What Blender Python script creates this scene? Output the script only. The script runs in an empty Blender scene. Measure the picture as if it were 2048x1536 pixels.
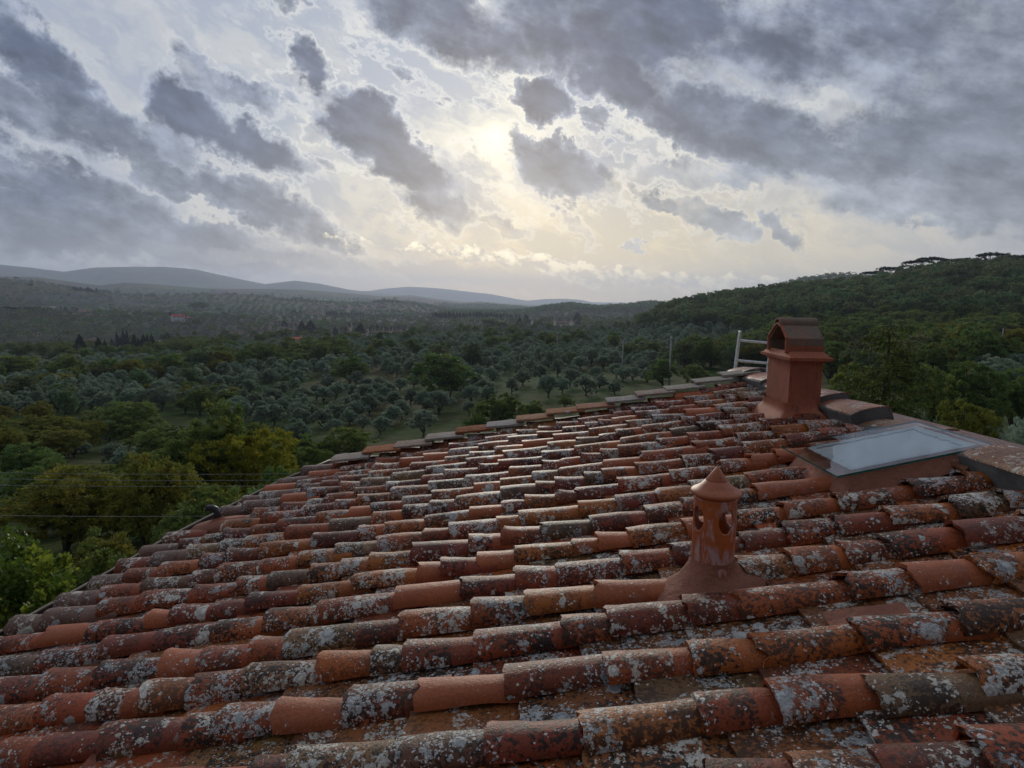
import bpy, math, random
import numpy as np
from math import radians, sin, cos, pi, tan, atan2, exp, sqrt
from mathutils import Vector, Matrix
SC = bpy.context.scene
COL = SC.collection
rng = np.random.default_rng(7)
random.seed(7)
# ------------------------------------------------------------------ camera
F = 1300.0                       # focal length in pixels of the 2048 px wide photograph
PITCH = radians(7.5); ROLL = radians(0.8)
FW = np.array([0, cos(PITCH), -sin(PITCH)])
_r0 = np.array([1.0, 0, 0]); _u0 = np.cross(_r0, FW)
RT = cos(ROLL)*_r0 + sin(ROLL)*_u0
UP = cos(ROLL)*_u0 - sin(ROLL)*_r0
cd = bpy.data.cameras.new('camera'); cam = bpy.data.objects.new('camera', cd); COL.objects.link(cam)
cd.sensor_width = 36; cd.lens = 36*F/2048; cd.clip_start = 0.05; cd.clip_end = 60000
cam.matrix_world = Matrix(((RT[0], UP[0], -FW[0], 0), (RT[1], UP[1], -FW[1], 0), (RT[2], UP[2], -FW[2], 0), (0, 0, 0, 1)))
SC.camera = cam
def ray(x, y):
    return FW + (x-1024)/F*RT - (y-768)/F*UP
def azel(x, y):
    d = ray(x, y); return atan2(d[0], d[1]), math.atan2(d[2], math.hypot(d[0], d[1]))
def proj(p):
    z = p @ FW
    return 1024 + F*(p @ RT)/z, 768 - F*(p @ UP)/z
SC.view_settings.view_transform = 'Standard'; SC.view_settings.look = 'None'
SC.view_settings.exposure = 0.0; SC.view_settings.gamma = 1.0
SC.cycles.volume_bounces = 1; SC.cycles.max_bounces = 6; SC.cycles.diffuse_bounces = 2
SC.cycles.transparent_max_bounces = 12
HAZE_D = 1.2e-4
# ------------------------------------------------------------------ node helper
class NT:
    def __init__(s, nt): s.t = nt; s.n = nt.nodes; s.l = nt.links
    def new(s, typ, **kw):
        n = s.n.new(typ)
        for k, v in kw.items(): setattr(n, k, v)
        return n
    def put(s, sock, v):
        if v is None: return
        if isinstance(v, bpy.types.NodeSocket): s.l.new(v, sock)
        else:
            if isinstance(v, (tuple, list)) and len(v) == 3 and sock.type == 'RGBA': v = (*v, 1)
            sock.default_value = v
    def m(s, op, a, b=None, c=None, clamp=False):
        n = s.new('ShaderNodeMath', operation=op, use_clamp=clamp)
        s.put(n.inputs[0], a); s.put(n.inputs[1], b)
        if c is not None: s.put(n.inputs[2], c)
        return n.outputs[0]
    def v(s, op, a, b=None, out=0):
        n = s.new('ShaderNodeVectorMath', operation=op)
        s.put(n.inputs[0], a)
        if b is not None:
            if op == 'SCALE': s.put(n.inputs['Scale'], b)
            else: s.put(n.inputs[1], b)
        return n.outputs[out]
    def mix(s, f, a, b, mode='MIX', clamp=True):
        n = s.new('ShaderNodeMix', data_type='RGBA', blend_type=mode); n.clamp_factor = clamp
        s.put(n.inputs[0], f); s.put(n.inputs[6], a); s.put(n.inputs[7], b)
        return n.outputs[2]
    def ss(s, x, a, b, lo=0.0, hi=1.0, typ='SMOOTHSTEP'):
        n = s.new('ShaderNodeMapRange', interpolation_type=typ)
        s.put(n.inputs[0], x); s.put(n.inputs[1], a); s.put(n.inputs[2], b); s.put(n.inputs[3], lo); s.put(n.inputs[4], hi)
        return n.outputs[0]
    def noise(s, vec, scale, detail=3, rough=.55, dist=0.0, out=0, dims='3D'):
        n = s.new('ShaderNodeTexNoise', noise_dimensions=dims)
        s.put(n.inputs['Vector'], vec); n.inputs['Scale'].default_value = scale
        n.inputs['Detail'].default_value = detail; n.inputs['Roughness'].default_value = rough; n.inputs['Distortion'].default_value = dist
        return n.outputs[out]
    def voro(s, vec, scale, out='Distance', feat='F1', rand=1.0, dims='3D'):
        n = s.new('ShaderNodeTexVoronoi', feature=feat, voronoi_dimensions=dims)
        s.put(n.inputs['Vector'], vec); n.inputs['Scale'].default_value = scale; n.inputs['Randomness'].default_value = rand
        return n.outputs[out]
    def ramp(s, f, stops):
        n = s.new('ShaderNodeValToRGB'); s.put(n.inputs[0], f); cr = n.color_ramp
        while len(cr.elements) < len(stops): cr.elements.new(.5)
        for e, (p, c) in zip(cr.elements, stops): e.position = p; e.color = (*c, 1)
        return n.outputs[0]
    def sep(s, v):
        n = s.new('ShaderNodeSeparateXYZ'); s.put(n.inputs[0], v); return n.outputs
    def comb(s, x, y, z=0.0):
        n = s.new('ShaderNodeCombineXYZ'); s.put(n.inputs[0], x); s.put(n.inputs[1], y); s.put(n.inputs[2], z); return n.outputs[0]
# ------------------------------------------------------------------ world: broken cloud over a low veiled sun
SUN_AZ, SUN_EL = azel(992, 276)
W = bpy.data.worlds.new('World'); SC.world = W; W.use_nodes = True
t = NT(W.node_tree); t.n.clear()
out = t.new('ShaderNodeOutputWorld'); bg = t.new('ShaderNodeBackground'); bg.inputs[1].default_value = 0.1
t.l.new(bg.outputs[0], out.inputs[0])
sky = t.new('ShaderNodeTexSky', sky_type='NISHITA'); sky.sun_disc = False
sky.sun_elevation = SUN_EL; sky.sun_rotation = SUN_AZ
tc = t.new('ShaderNodeTexCoord').outputs['Generated']
dx, dy, dz = t.sep(tc)
AZ = t.m('ARCTAN2', dx, dy); EL = t.m('ARCSINE', dz)
ae = t.comb(AZ, EL, 0.0)
# horizontal stretch: clouds foreshorten towards the horizon
elp = t.m('DIVIDE', 1.0, t.m('ADD', t.m('MAXIMUM', EL, 0.0), 0.16))
nc = t.comb(t.m('MULTIPLY', AZ, t.m('MULTIPLY', elp, .42)), t.m('MULTIPLY', elp, 1.35), 0.0)   # cloud-layer coordinates
tilt = t.new('ShaderNodeMapping'); t.put(tilt.inputs[0], ae); tilt.inputs['Rotation'].default_value = (0, 0, radians(22))
tl = t.v('MULTIPLY', tilt.outputs[0], (1.0, 1.9, 1.0))
def N2(*a, **k): return t.noise(*a, dims='2D', **k)
w1 = t.v('SUBTRACT', N2(tl, 7, 4, .6, out=1), (.5, .5, .5))
w2 = t.v('SUBTRACT', N2(ae, 30, 4, .65, out=1), (.5, .5, .5))
wc = t.v('ADD', ae, t.v('ADD', t.v('SCALE', w1, .055), t.v('SCALE', w2, .050)))
SC_B = 1.0
def blobs(lst, vec):
    acc = None
    for (x, y, rx, ry, ang, amp) in lst:
        a, e = azel(x, y)
        mp = t.new('ShaderNodeMapping', vector_type='TEXTURE'); t.put(mp.inputs[0], vec)
        mp.inputs['Location'].default_value = (a, e, 0); mp.inputs['Rotation'].default_value = (0, 0, radians(ang))
        mp.inputs['Scale'].default_value = (rx*SC_B/F, ry*SC_B/F, 1)
        ln = t.v('LENGTH', mp.outputs[0], out=1)
        b = t.ss(ln, 1.25, .45, 0.0, amp)
        acc = b if acc is None else t.m('MAXIMUM', acc, b)
    return acc
# (px, py, rx, ry, tilt, strength): where the dark lower clouds hang
DARK = [(95, 130, 130, 52, -48, .85), (60, 225, 150, 52, -16, .72), (190, 235, 140, 46, -38, .8), (290, 280, 120, 40, -28, .45),
        (385, 232, 85, 62, -35, 1.15), (480, 285, 130, 44, -20, 1.0), (410, 150, 75, 32, -28, .75), (480, 185, 75, 32, -25, .75), (618, 125, 44, 58, 20, 1.0), (590, 165, 60, 25, 0, .4),
        (735, 265, 120, 62, -25, 1.2), (815, 325, 140, 58, -33, 1.1), (650, 275, 60, 22, -5, .5), (940, 330, 110, 35, -25, .5),
        (60, 350, 230, 44, -8, .85), (330, 350, 80, 28, -15, .7), (100, 432, 440, 60, -4, .8), (520, 405, 160, 44, -18, .85), (250, 485, 460, 46, -5, .85), (620, 455, 140, 34, -22, .75),
        (1090, 195, 60, 48, -10, 1.1), (1135, 340, 110, 58, -22, 1.1), (1060, 285, 60, 24, -20, .6), (1200, 390, 60, 30, -25, .5), (880, 420, 95, 38, -25, .8), (1150, 460, 60, 24, -45, .5),
        (1220, 255, 70, 22, -10, .45), (1200, 310, 90, 22, -10, .5),
        (900, 45, 220, 75, -12, .85), (1250, 45, 330, 95, -4, .95), (1225, 150, 120, 55, -35, 1.0), (1700, 60, 480, 110, 4, .8), (1960, 120, 200, 160, 0, .8),
        (1480, 260, 230, 75, -18, .95), (1640, 310, 230, 60, -12, .9), (1900, 280, 240, 90, -8, .95), (1400, 190, 170, 40, -10, .5), (1800, 390, 220, 55, -14, .7), (2040, 400, 160, 70, -5, .75),
        (1400, 345, 190, 34, -6, .5), (1320, 405, 70, 24, -20, .85), (1420, 440, 110, 32, -25, .75), (1570, 465, 70, 22, -40, .65), (1270, 478, 26, 10, -25, .6),
        (1000, 450, 80, 22, -15, .6), (960, 395, 60, 20, -20, .5), (2400, 250, 400, 200, 0, .8), (-350, 300, 320, 160, -10, .7)]
SC_B = .97
dn = blobs(DARK, wc)
SC_B = 1.0
fb = N2(tl, 9, 7, .64)
fb2 = N2(ae, 40, 5, .6)
fr = t.ss(N2(t.v('ADD', tl, (3.1, 1.7, 0)), 11, 5, .65), .50, .74, 0.0, .60)      # loose grey rags between them
gate = t.m('MULTIPLY', t.ss(AZ, -.62, -.30), t.ss(EL, .055, .12))
dn = t.m('MAXIMUM', dn, t.m('MULTIPLY', fr, t.m('ADD', .35, t.m('MULTIPLY', gate, .65))))
dens = t.m('ADD', dn, t.m('ADD', t.m('MULTIPLY', t.m('SUBTRACT', fb, .5), 1.0), t.m('MULTIPLY', t.m('SUBTRACT', fb2, .5), .34)))
high = t.ss(EL, .55, .9)                      # general overcast higher up and behind
dens = t.m('MAXIMUM', dens, t.m('MULTIPLY', high, t.m('ADD', .35, fb)))
soft = t.ss(N2(ae, 5, 1), .35, .65, .50, .95)
cov = t.ss(dens, .20, soft)
core = t.ss(dens, .30, 1.05)
# distance to the sun
sd = Vector((sin(SUN_AZ)*cos(SUN_EL), cos(SUN_AZ)*cos(SUN_EL), sin(SUN_EL)))
ca = t.v('DOT_PRODUCT', t.v('NORMALIZE', tc), tuple(sd), out=1)
ang = t.m('ARCCOSINE', t.m('MINIMUM', ca, 1.0))
sun_w = t.m('EXPONENT', t.m('MULTIPLY', t.m('POWER', t.m('DIVIDE', ang, .40), 2.0), -1.0))
sun_n = t.m('EXPONENT', t.m('MULTIPLY', t.m('POWER', t.m('DIVIDE', ang, .085), 2.0), -1.0))
sun_d = t.m('EXPONENT', t.m('MULTIPLY', t.m('POWER', t.m('DIVIDE', ang, .024), 2.0), -1.0))
# low glow on the horizon to the right of the middle
ga, ge = azel(1240, 560)
hmap = t.new('ShaderNodeMapping', vector_type='TEXTURE'); t.put(hmap.inputs[0], ae)
hmap.inputs['Location'].default_value = (ga, ge, 0); hmap.inputs['Scale'].default_value = (.44, .15, 1)
hl = t.v('LENGTH', hmap.outputs[0], out=1)
glow = t.m('EXPONENT', t.m('MULTIPLY', t.m('POWER', hl, 2.0), -1.0))
st = N2(t.v('MULTIPLY', t.v('ADD', tilt.outputs[0], t.v('SCALE', w1, .12)), (1, 3.2, 1)), 6, 7, .6)
wisps = t.ss(st, .42, .66)
high_c = t.mix(wisps, (.33, .365, .45), (.40, .425, .48))
high_c = t.mix(t.m('MULTIPLY', sun_w, .9), high_c, t.mix(wisps, (.38, .425, .50), (.60, .61, .59)))
high_c = t.mix(t.m('MULTIPLY', glow, .85), high_c, t.mix(wisps, (.66, .56, .36), (.88, .70, .38)))
high_c = t.mix(t.m('MULTIPLY', sun_n, t.m('ADD', .1, t.m('MULTIPLY', wisps, .5))), high_c, (.88, .86, .70))
high_c = t.mix(sun_d, high_c, (1.15, 1.08, .80))
# dark clouds: cooler and darker cores, brighter thin edges towards the sun
cl_c = t.mix(core, (.26, .295, .375), (.060, .076, .128))
side = t.ss(AZ, .25, .75)
cl_c = t.mix(t.m('MULTIPLY', side, .45), cl_c, (.25, .265, .30))
cl_c = t.mix(t.m('MULTIPLY', glow, .55), cl_c, (.46, .46, .42))
cl_c = t.mix(t.m('MULTIPLY', sun_w, .12), cl_c, (.30, .34, .41))
edge = t.m('MULTIPLY', t.ss(dens, .05, .22), t.ss(dens, .45, .25))
var = N2(tl, 16, 6, .6)
var2 = N2(t.v('ADD', tl, (7, 2, 0)), 6, 4, .6)
cl_c = t.v('SCALE', cl_c, t.m('MULTIPLY', t.ss(var, .3, .7, .72, 1.35, 'LINEAR'), t.ss(var2, .3, .7, .80, 1.28, 'LINEAR')))
col = t.mix(cov, high_c, cl_c)
lit = t.m('MULTIPLY', edge, t.ss(sun_w, .02, .8, .03, .26))
col = t.mix(lit, col, (1.0, .97, .88))
# low bank of sunlit cumulus along the horizon (white tops, grey undersides)
BANK = [(860, 500, 70, 15, -8, .7), (960, 512, 70, 18, -12, .9), (1060, 520, 80, 20, -12, 1.0), (1160, 545, 90, 20, -14, 1.0), (1270, 555, 90, 20, -8, 1.0), (1370, 565, 90, 18, -6, .9), (1500, 560, 110, 13, 0, .8), (1620, 553, 90, 9, 2, .5), (700, 488, 90, 10, -8, .35), (520, 520, 150, 8, -5, .25)]
wb = t.v('ADD', ae, t.v('SCALE', t.v('SUBTRACT', N2(t.v('MULTIPLY', tilt.outputs[0], (1, 1.5, 1)), 22, 7, .65, out=1), (.5, .5, .5)), .055))
bk = t.m('ADD', blobs(BANK, wb), t.m('MULTIPLY', t.m('SUBTRACT', N2(ae, 55, 5, .65), .5), .8))
bn = N2(t.v('ADD', t.v('MULTIPLY', tilt.outputs[0], (1, 1.6, 1)), (.3, .3, 0)), 42, 6, .68)
bkc = t.mix(t.ss(bn, .40, .62), (.46, .45, .40), (1.25, 1.12, .80))
COL_BANK = (bk, bkc)
#A col = t.mix(t.m('MULTIPLY', t.ss(bk, .25, .6), .95), col, bkc)
BASE = [(500, 515, 330, 16, -3, .5), (900, 545, 190, 18, -4, .75), (1120, 580, 220, 14, -5, .6), (1300, 590, 160, 9, -2, .5)]
ub = t.m('ADD', blobs(BASE, wb), t.m('MULTIPLY', t.m('SUBTRACT', fb, .5), .5))
col = t.mix(t.m('MULTIPLY', t.ss(ub, .2, .7), .8), col, t.mix(glow, (.28, .30, .36), (.44, .42, .36)))
col = t.mix(t.m('MULTIPLY', t.ss(bk, .25, .6), .95), col, bkc)
# pale haze belt right at the horizon
belt = t.m('EXPONENT', t.m('MULTIPLY', t.m('POWER', t.m('DIVIDE', EL, .055), 2.0), -1.0))
beltc = t.mix(t.m('EXPONENT', t.m('MULTIPLY', t.m('POWER', t.m('DIVIDE', t.m('SUBTRACT', AZ, ga), .42), 2.0), -1.0)), (.30, .33, .39), (.70, .62, .44))
col = t.mix(t.m('MULTIPLY', belt, .62), col, beltc)
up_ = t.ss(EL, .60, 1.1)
col = t.mix(t.m('MULTIPLY', up_, .8), col, (.42, .45, .52))                          # unseen sky overhead, its brightness set to light roof and ground
col = t.v('SCALE', col, t.ss(dy, -.6, .25, .42, 1.22))  # unseen sky behind the camera dimmed so camera-facing sides stay dark
gnd = t.ss(EL, -.02, -.12)
col = t.mix(gnd, col, (.05, .06, .045))
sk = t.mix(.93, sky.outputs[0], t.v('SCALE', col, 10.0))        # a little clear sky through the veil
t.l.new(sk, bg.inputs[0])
W.cycles.sampling_method = 'MANUAL'; W.cycles.sample_map_resolution = 512
# ------------------------------------------------------------------ sun (veiled by cloud)
sl = bpy.data.lights.new('sun', 'SUN'); sl.energy = 1.25; sl.angle = radians(12); sl.color = (1, .93, .80)
so = bpy.data.objects.new('sun', sl); COL.objects.link(so)
so.rotation_euler = Vector((-sd[0], -sd[1], -sd[2])).to_track_quat('-Z', 'Y').to_euler()
# ================================================================== mesh helpers
def mesh_obj(name, V, Fc, mat=None, parent=None, smooth=False, attrs=None, sharp=None):
    """one mesh object; Fc is an (n,3)/(n,4) array or a list of faces"""
    me = bpy.data.meshes.new(name)
    V = np.asarray(V, dtype=np.float32).reshape(-1, 3)
    if isinstance(Fc, np.ndarray):
        k = Fc.shape[1]; n = len(Fc)
        me.vertices.add(len(V)); me.vertices.foreach_set('co', V.ravel())
        me.loops.add(n*k); me.loops.foreach_set('vertex_index', Fc.astype(np.int32).ravel())
        me.polygons.add(n); me.polygons.foreach_set('loop_start', np.arange(0, n*k, k, dtype=np.int32))
        me.update(calc_edges=True)
    else:
        me.from_pydata(V.tolist(), [], [list(map(int, f)) for f in Fc])
    if smooth: me.polygons.foreach_set('use_smooth', np.ones(len(me.polygons), dtype=bool))
    if sharp: me.set_sharp_from_angle(angle=radians(sharp))
    for an, arr in (attrs or {}).items():
        a = me.attributes.new(an, 'FLOAT_COLOR', 'POINT')
        arr = np.asarray(arr, dtype=np.float32)
        if arr.shape[1] == 3: arr = np.hstack([arr, np.ones((len(arr), 1), np.float32)])
        a.data.foreach_set('color', arr.ravel())
    if mat: me.materials.append(mat)
    o = bpy.data.objects.new(name, me); COL.objects.link(o)
    if parent is not None: o.parent = parent
    me.validate()
    return o
def tag(o, label=None, cat=None, group=None, kind=None):
    if label: o['label'] = label
    if cat: o['category'] = cat
    if group: o['group'] = group
    if kind: o['kind'] = kind
    return o
def empty(name, loc=(0, 0, 0), rz=0.0, label=None, cat=None, group=None):
    o = bpy.data.objects.new(name, None); COL.objects.link(o); o.empty_display_size = .3
    o.location = loc; o.rotation_euler = (0, 0, rz); tag(o, label, cat, group); return o
class MB:
    """collects pieces; build() links them as one mesh"""
    def __init__(s): s.V = []; s.F = []; s.n = 0; s.A = {}
    def add(s, V, Fc, **attrs):
        V = np.asarray(V, float).reshape(-1, 3)
        for f in Fc: s.F.append([int(i)+s.n for i in f])
        for k, val in attrs.items():
            val = np.asarray(val, float)
            if val.ndim == 1: val = np.tile(val, (len(V), 1))
            s.A.setdefault(k, []).append(val)
        s.V.append(V); s.n += len(V)
    def box(s, c, d, M=None, **kw):
        c = np.array(c, float); d = np.array(d, float)/2
        P = np.array([(x, y, z) for x in (-1, 1) for y in (-1, 1) for z in (-1, 1)])*d
        if M is not None: P = P @ np.asarray(M).T
        s.add(P+c, [(0, 1, 3, 2), (4, 6, 7, 5), (0, 4, 5, 1), (2, 3, 7, 6), (0, 2, 6, 4), (1, 5, 7, 3)], **kw)
    def tube(s, pts, rad, n=8, cap=True, **kw):
        pts = np.array(pts, float); m = len(pts)
        rad = np.full(m, rad) if np.isscalar(rad) else np.array(rad, float)
        V = []
        T = np.gradient(pts, axis=0)
        T /= np.linalg.norm(T, axis=1)[:, None]+1e-9
        ref = np.array([0, 0, 1.0]) if abs(T[0][2]) < .9 else np.array([1.0, 0, 0])
        a = np.cross(T[0], ref); a /= np.linalg.norm(a)
        for i in range(m):
            a = a - T[i]*(a @ T[i]); a /= np.linalg.norm(a)+1e-9
            b = np.cross(T[i], a)
            for k in range(n):
                th = 2*pi*k/n; V.append(pts[i]+rad[i]*(cos(th)*a+sin(th)*b))
        Fc = [(i*n+k, i*n+(k+1) % n, (i+1)*n+(k+1) % n, (i+1)*n+k) for i in range(m-1) for k in range(n)]
        if cap: Fc += [tuple(range(n-1, -1, -1)), tuple((m-1)*n+k for k in range(n))]
        s.add(V, Fc, **kw)
    def lathe(s, prof, n=32, c=(0, 0, 0), M=None, fn=None, closed=False, **kw):
        V = []
        for (r, z) in prof:
            for k in range(n):
                th = 2*pi*k/n; rr = r*(fn(th, z) if fn else 1)
                V.append((rr*cos(th), rr*sin(th), z))
        V = np.array(V)
        if M is not None: V = V @ np.asarray(M).T
        m = len(prof)
        Fc = [(i*n+k, i*n+(k+1) % n, (i+1)*n+(k+1) % n, (i+1)*n+k) for i in range(m-1) for k in range(n)]
        if closed: Fc += [((m-1)*n+k, (m-1)*n+(k+1) % n, (k+1) % n, k) for k in range(n)]
        s.add(V+np.array(c), Fc, **kw)
    def build(s, name, mat=None, parent=None, smooth=False, sharp=None):
        V = np.vstack(s.V)
        if parent is not None and parent.type == 'EMPTY' or parent is not None:
            M = parent_world(parent); V = (V-M[0]) @ M[1]
        return mesh_obj(name, V, s.F, mat, parent, smooth, {k: np.vstack(a) for k, a in s.A.items()}, sharp)
def parent_world(p):
    """origin and rotation of a parent chain (rotations about z only)"""
    chain = []
    while p is not None: chain.append(p); p = p.parent
    o = np.zeros(3); R = np.eye(3)
    for q in reversed(chain):
        o = o + R @ np.array(q.location)
        a = q.rotation_euler[2]; R = R @ np.array([[cos(a), -sin(a), 0], [sin(a), cos(a), 0], [0, 0, 1]])
    return o, R
def noise3(P, scale, seed=0):
    """cheap smooth pseudo-noise, -1..1"""
    P = np.asarray(P, float)*scale; r = np.random.default_rng(seed); s = 0
    for k in range(5):
        d = r.normal(size=3); d /= np.linalg.norm(d); d *= 1.0+.55*k
        s = s+np.sin(P @ d + r.uniform(0, 6.28) + 1.3*np.sin(P @ r.normal(size=3)*.8+r.uniform(0, 6.28)))/(1+.35*k)
    return s/3.0
def new_mat(name):
    m = bpy.data.materials.new(name); m.use_nodes = True
    t = NT(m.node_tree); b = t.n['Principled BSDF']
    return m, t, b
def bump(t, b, h, dist=.004, strength=1.0):
    n = t.new('ShaderNodeBump'); n.inputs['Strength'].default_value = strength; n.inputs['Distance'].default_value = dist
    t.put(n.inputs['Height'], h); t.l.new(n.outputs[0], b.inputs['Normal'])
# ================================================================== materials of the roof
def tile_material(name, lich=1.0, pan=False):
    m, t, b = new_mat(name)
    P = t.new('ShaderNodeTexCoord').outputs['Object']
    a = t.new('ShaderNodeAttribute', attribute_name='tint'); tp = t.new('ShaderNodeAttribute', attribute_name='tp')
    s = t.sep(tp.outputs['Vector'])           # along, dirt, random
    along, dirt, rnd = s[0], s[1], s[2]
    base = a.outputs['Color']
    Pr = t.v('ADD', P, t.v('SCALE', t.comb(rnd, t.m('MULTIPLY', rnd, 7.3), rnd), 3.0))
    big = t.noise(Pr, 9, 3)
    base = t.mix(t.ss(big, .35, .7, 0, .55), base, t.mix(.5, base, (.20, .06, .035) if not pan else (.30, .10, .03)))
    fine = t.noise(Pr, 130, 4, .65)
    base = t.v('SCALE', base, t.ss(fine, .3, .7, .78, 1.18, 'LINEAR'))
    clump = t.noise(Pr, 6.5, 4, .6)
    # black algae / soot speckle
    alg = t.noise(Pr, 75, 5, .68)
    am = t.m('MULTIPLY', t.ss(t.m('ADD', alg, t.m('MULTIPLY', t.m('SUBTRACT', clump, .5), .6)), .455, .56), t.m('MULTIPLY', dirt, .92))
    col = t.mix(am, base, (.022, .016, .012))
    br = t.ss(t.noise(t.v('ADD', Pr, (5, 5, 5)), 16, 4, .6), .5, .7, 0, .5)
    col = t.mix(t.m('MULTIPLY', br, dirt), col, (.085, .050, .028))
    # lichen: voronoi rosettes of three sizes with ragged rims
    wv = t.v('SCALE', t.v('SUBTRACT', t.noise(Pr, 60, 3, .6, out=1), (.5, .5, .5)), .022)
    Pw = t.v('ADD', Pr, wv)
    def ros(scale, r0, keep, off):
        q = t.v('ADD', Pw, off)
        v = t.new('ShaderNodeTexVoronoi'); t.put(v.inputs['Vector'], q); v.inputs['Scale'].default_value = scale
        cs = t.sep(v.outputs['Color'])
        rad = t.m('MULTIPLY', t.m('ADD', .25, t.m('MULTIPLY', cs[0], .9)), r0)
        on = t.m('LESS_THAN', cs[1], keep)
        inside = t.m('MULTIPLY', t.m('SUBTRACT', 1.0, t.ss(t.m('DIVIDE', v.outputs['Distance'], rad), .72, 1.0)), on)
        ringv = t.ss(t.m('SINE', t.m('MULTIPLY', t.m('DIVIDE', v.outputs['Distance'], rad), 9.0)), -1, 1, .62, 1.0)
        return inside, ringv, cs[2]
    patch = t.ss(t.noise(t.v('ADD', Pr, (9, 2, 4)), 7.5, 4, .62), .44, .60)
    keepm = t.m('MULTIPLY', t.m('ADD', .05, patch), t.m('MULTIPLY', dirt, t.m('MULTIPLY', lich, t.ss(t.m('FRACT', t.m('MULTIPLY', rnd, 17.3)), .1, .9, .45, 1.7, 'LINEAR'))))
    i1, g1, c1 = ros(19, .46, t.m('MULTIPLY', keepm, .42), (0, 0, 0))
    i0, g0, c0 = ros(8.5, .36, t.m('MULTIPLY', keepm, .15), (6, 3, 1))
    i2, g2, c2 = ros(50, .50, t.m('MULTIPLY', keepm, .70), (3, 1, 2))
    i3, g3, c3 = ros(120, .55, t.m('MULTIPLY', keepm, .75), (1, 7, 2))
    crust = t.ss(t.m('ADD', t.noise(Pw, 38, 6, .70), t.m('MULTIPLY', t.m('SUBTRACT', patch, .6), .22)), .588, .635)
    crust = t.m('MULTIPLY', crust, t.m('MULTIPLY', dirt, .9*lich))
    lc = t.mix(c1, (.52, .53, .51), (.30, .33, .33))
    lc = t.mix(t.ss(rnd, .2, .8), lc, (.66, .63, .54))
    lt = t.noise(Pr, 210, 3, .6)
    lc = t.v('SCALE', lc, t.ss(lt, .3, .7, .70, 1.2, 'LINEAR'))
    col = t.mix(t.m('MULTIPLY', crust, .85), col, lc)
    col = t.mix(t.m('MULTIPLY', i3, .85), col, (.68, .66, .60))
    col = t.mix(t.m('MULTIPLY', i2, .92), col, t.v('SCALE', lc, t.m('MULTIPLY', g2, 1.15)))
    col = t.mix(t.m('MULTIPLY', i1, .95), col, t.v('SCALE', lc, t.m('MULTIPLY', g1, 1.2)))
    col = t.mix(t.m('MULTIPLY', i0, t.ss(lt, .30, .42, .55, .97)), col, t.v('SCALE', lc, t.m('MULTIPLY', g0, 1.15)))
    moss = t.m('MULTIPLY', t.ss(t.noise(t.v('ADD', Pr, (2, 8, 1)), 7, 3), .60, .72), t.m('MULTIPLY', t.ss(rnd, .70, .8), .75))
    col = t.mix(t.m('MULTIPLY', moss, t.ss(alg, .4, .6)), col, (.16, .13, .025))
    # the end that used to lie under the next tile is still clean clay
    if not pan:
        clean = t.m('MULTIPLY', t.ss(t.m('ADD', along, t.m('MULTIPLY', t.m('SUBTRACT', big, .5), .10)), .985, 1.0), t.m('SUBTRACT', 1.0, t.m('MULTIPLY', am, .3)))
        col = t.mix(clean, col, t.v('SCALE', base, 1.12))
    t.put(b.inputs['Base Color'], col)
    b.inputs['Roughness'].default_value = .47 if not pan else .42
    b.inputs['Specular IOR Level'].default_value = .25
    lich_h = t.m('MAXIMUM', t.m('MAXIMUM', i1, i2), t.m('MULTIPLY', crust, .7))
    h = t.m('ADD', t.m('MULTIPLY', lich_h, .35), t.m('ADD', t.m('MULTIPLY', fine, .5), t.m('MULTIPLY', t.noise(Pr, 30, 3), .5)))
    bump(t, b, h, .006, .9)
    return m
def plaster_material(name, c1, c2, rough=.8, sc=1.0, streak=False, bumpd=.005):
    m, t, b = new_mat(name)
    P = t.new('ShaderNodeTexCoord').outputs['Object']
    n1 = t.noise(P, 7*sc, 5, .6); n2 = t.noise(P, 60*sc, 4, .65)
    col = t.mix(t.ss(n1, .32, .68), c1, c2)
    col = t.v('SCALE', col, t.ss(n2, .25, .75, .82, 1.15, 'LINEAR'))
    dk = t.ss(t.noise(t.v('ADD', P, (4, 4, 4)), 22*sc, 5, .7), .62, .70)
    col = t.mix(t.m('MULTIPLY', dk, .45), col, (.07, .035, .02))
    if streak:                                   # pale salt streaks run down the pipe
        q = t.v('MULTIPLY', P, (1, 1, .16))
        sn = t.noise(q, 60, 4, .6); blot = t.noise(P, 14, 3, .5)
        sz = t.sep(P)
        col = t.mix(t.m('MULTIPLY', t.m('MULTIPLY', t.ss(sn, .44, .58), t.ss(blot, .38, .56)), .7), col, (.52, .40, .40))
    t.put(b.inputs['Base Color'], col); b.inputs['Roughness'].default_value = rough
    bump(t, b, t.m('ADD', n1, t.m('MULTIPLY', n2, .35)), bumpd, .8)
    return m
M_TILE = tile_material('weathered_clay_tile'); M_PAN = tile_material('weathered_flat_tile', 1.15, True); M_VERGE = tile_material('weathered_verge_tile', .5, True)
M_VERGE.node_tree.nodes['Principled BSDF'].inputs['Roughness'].default_value = .95; M_VERGE.node_tree.nodes['Principled BSDF'].inputs['Specular IOR Level'].default_value = .05
M_CHIM = plaster_material('red_chimney_render', (.40, .115, .052), (.33, .092, .045), .75, 1, False, .003)
M_MORT = plaster_material('pink_mortar', (.36, .135, .080), (.26, .10, .06), .85, 1, False, .022)
M_VENT = plaster_material('glazed_terracotta', (.47, .115, .026), (.36, .085, .025), .33, 1, True, .0015)
M_CAP = plaster_material('new_terracotta', (.44, .125, .042), (.37, .10, .038), .5, 1, False, .0012)
M_CEM = plaster_material('grey_cement', (.15, .145, .135), (.09, .09, .085), .9, 1, False, .008)
M_COWL = plaster_material('stained_cowl_tile', (.26, .14, .095), (.17, .145, .11), .85, 2, False, .006)
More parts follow.
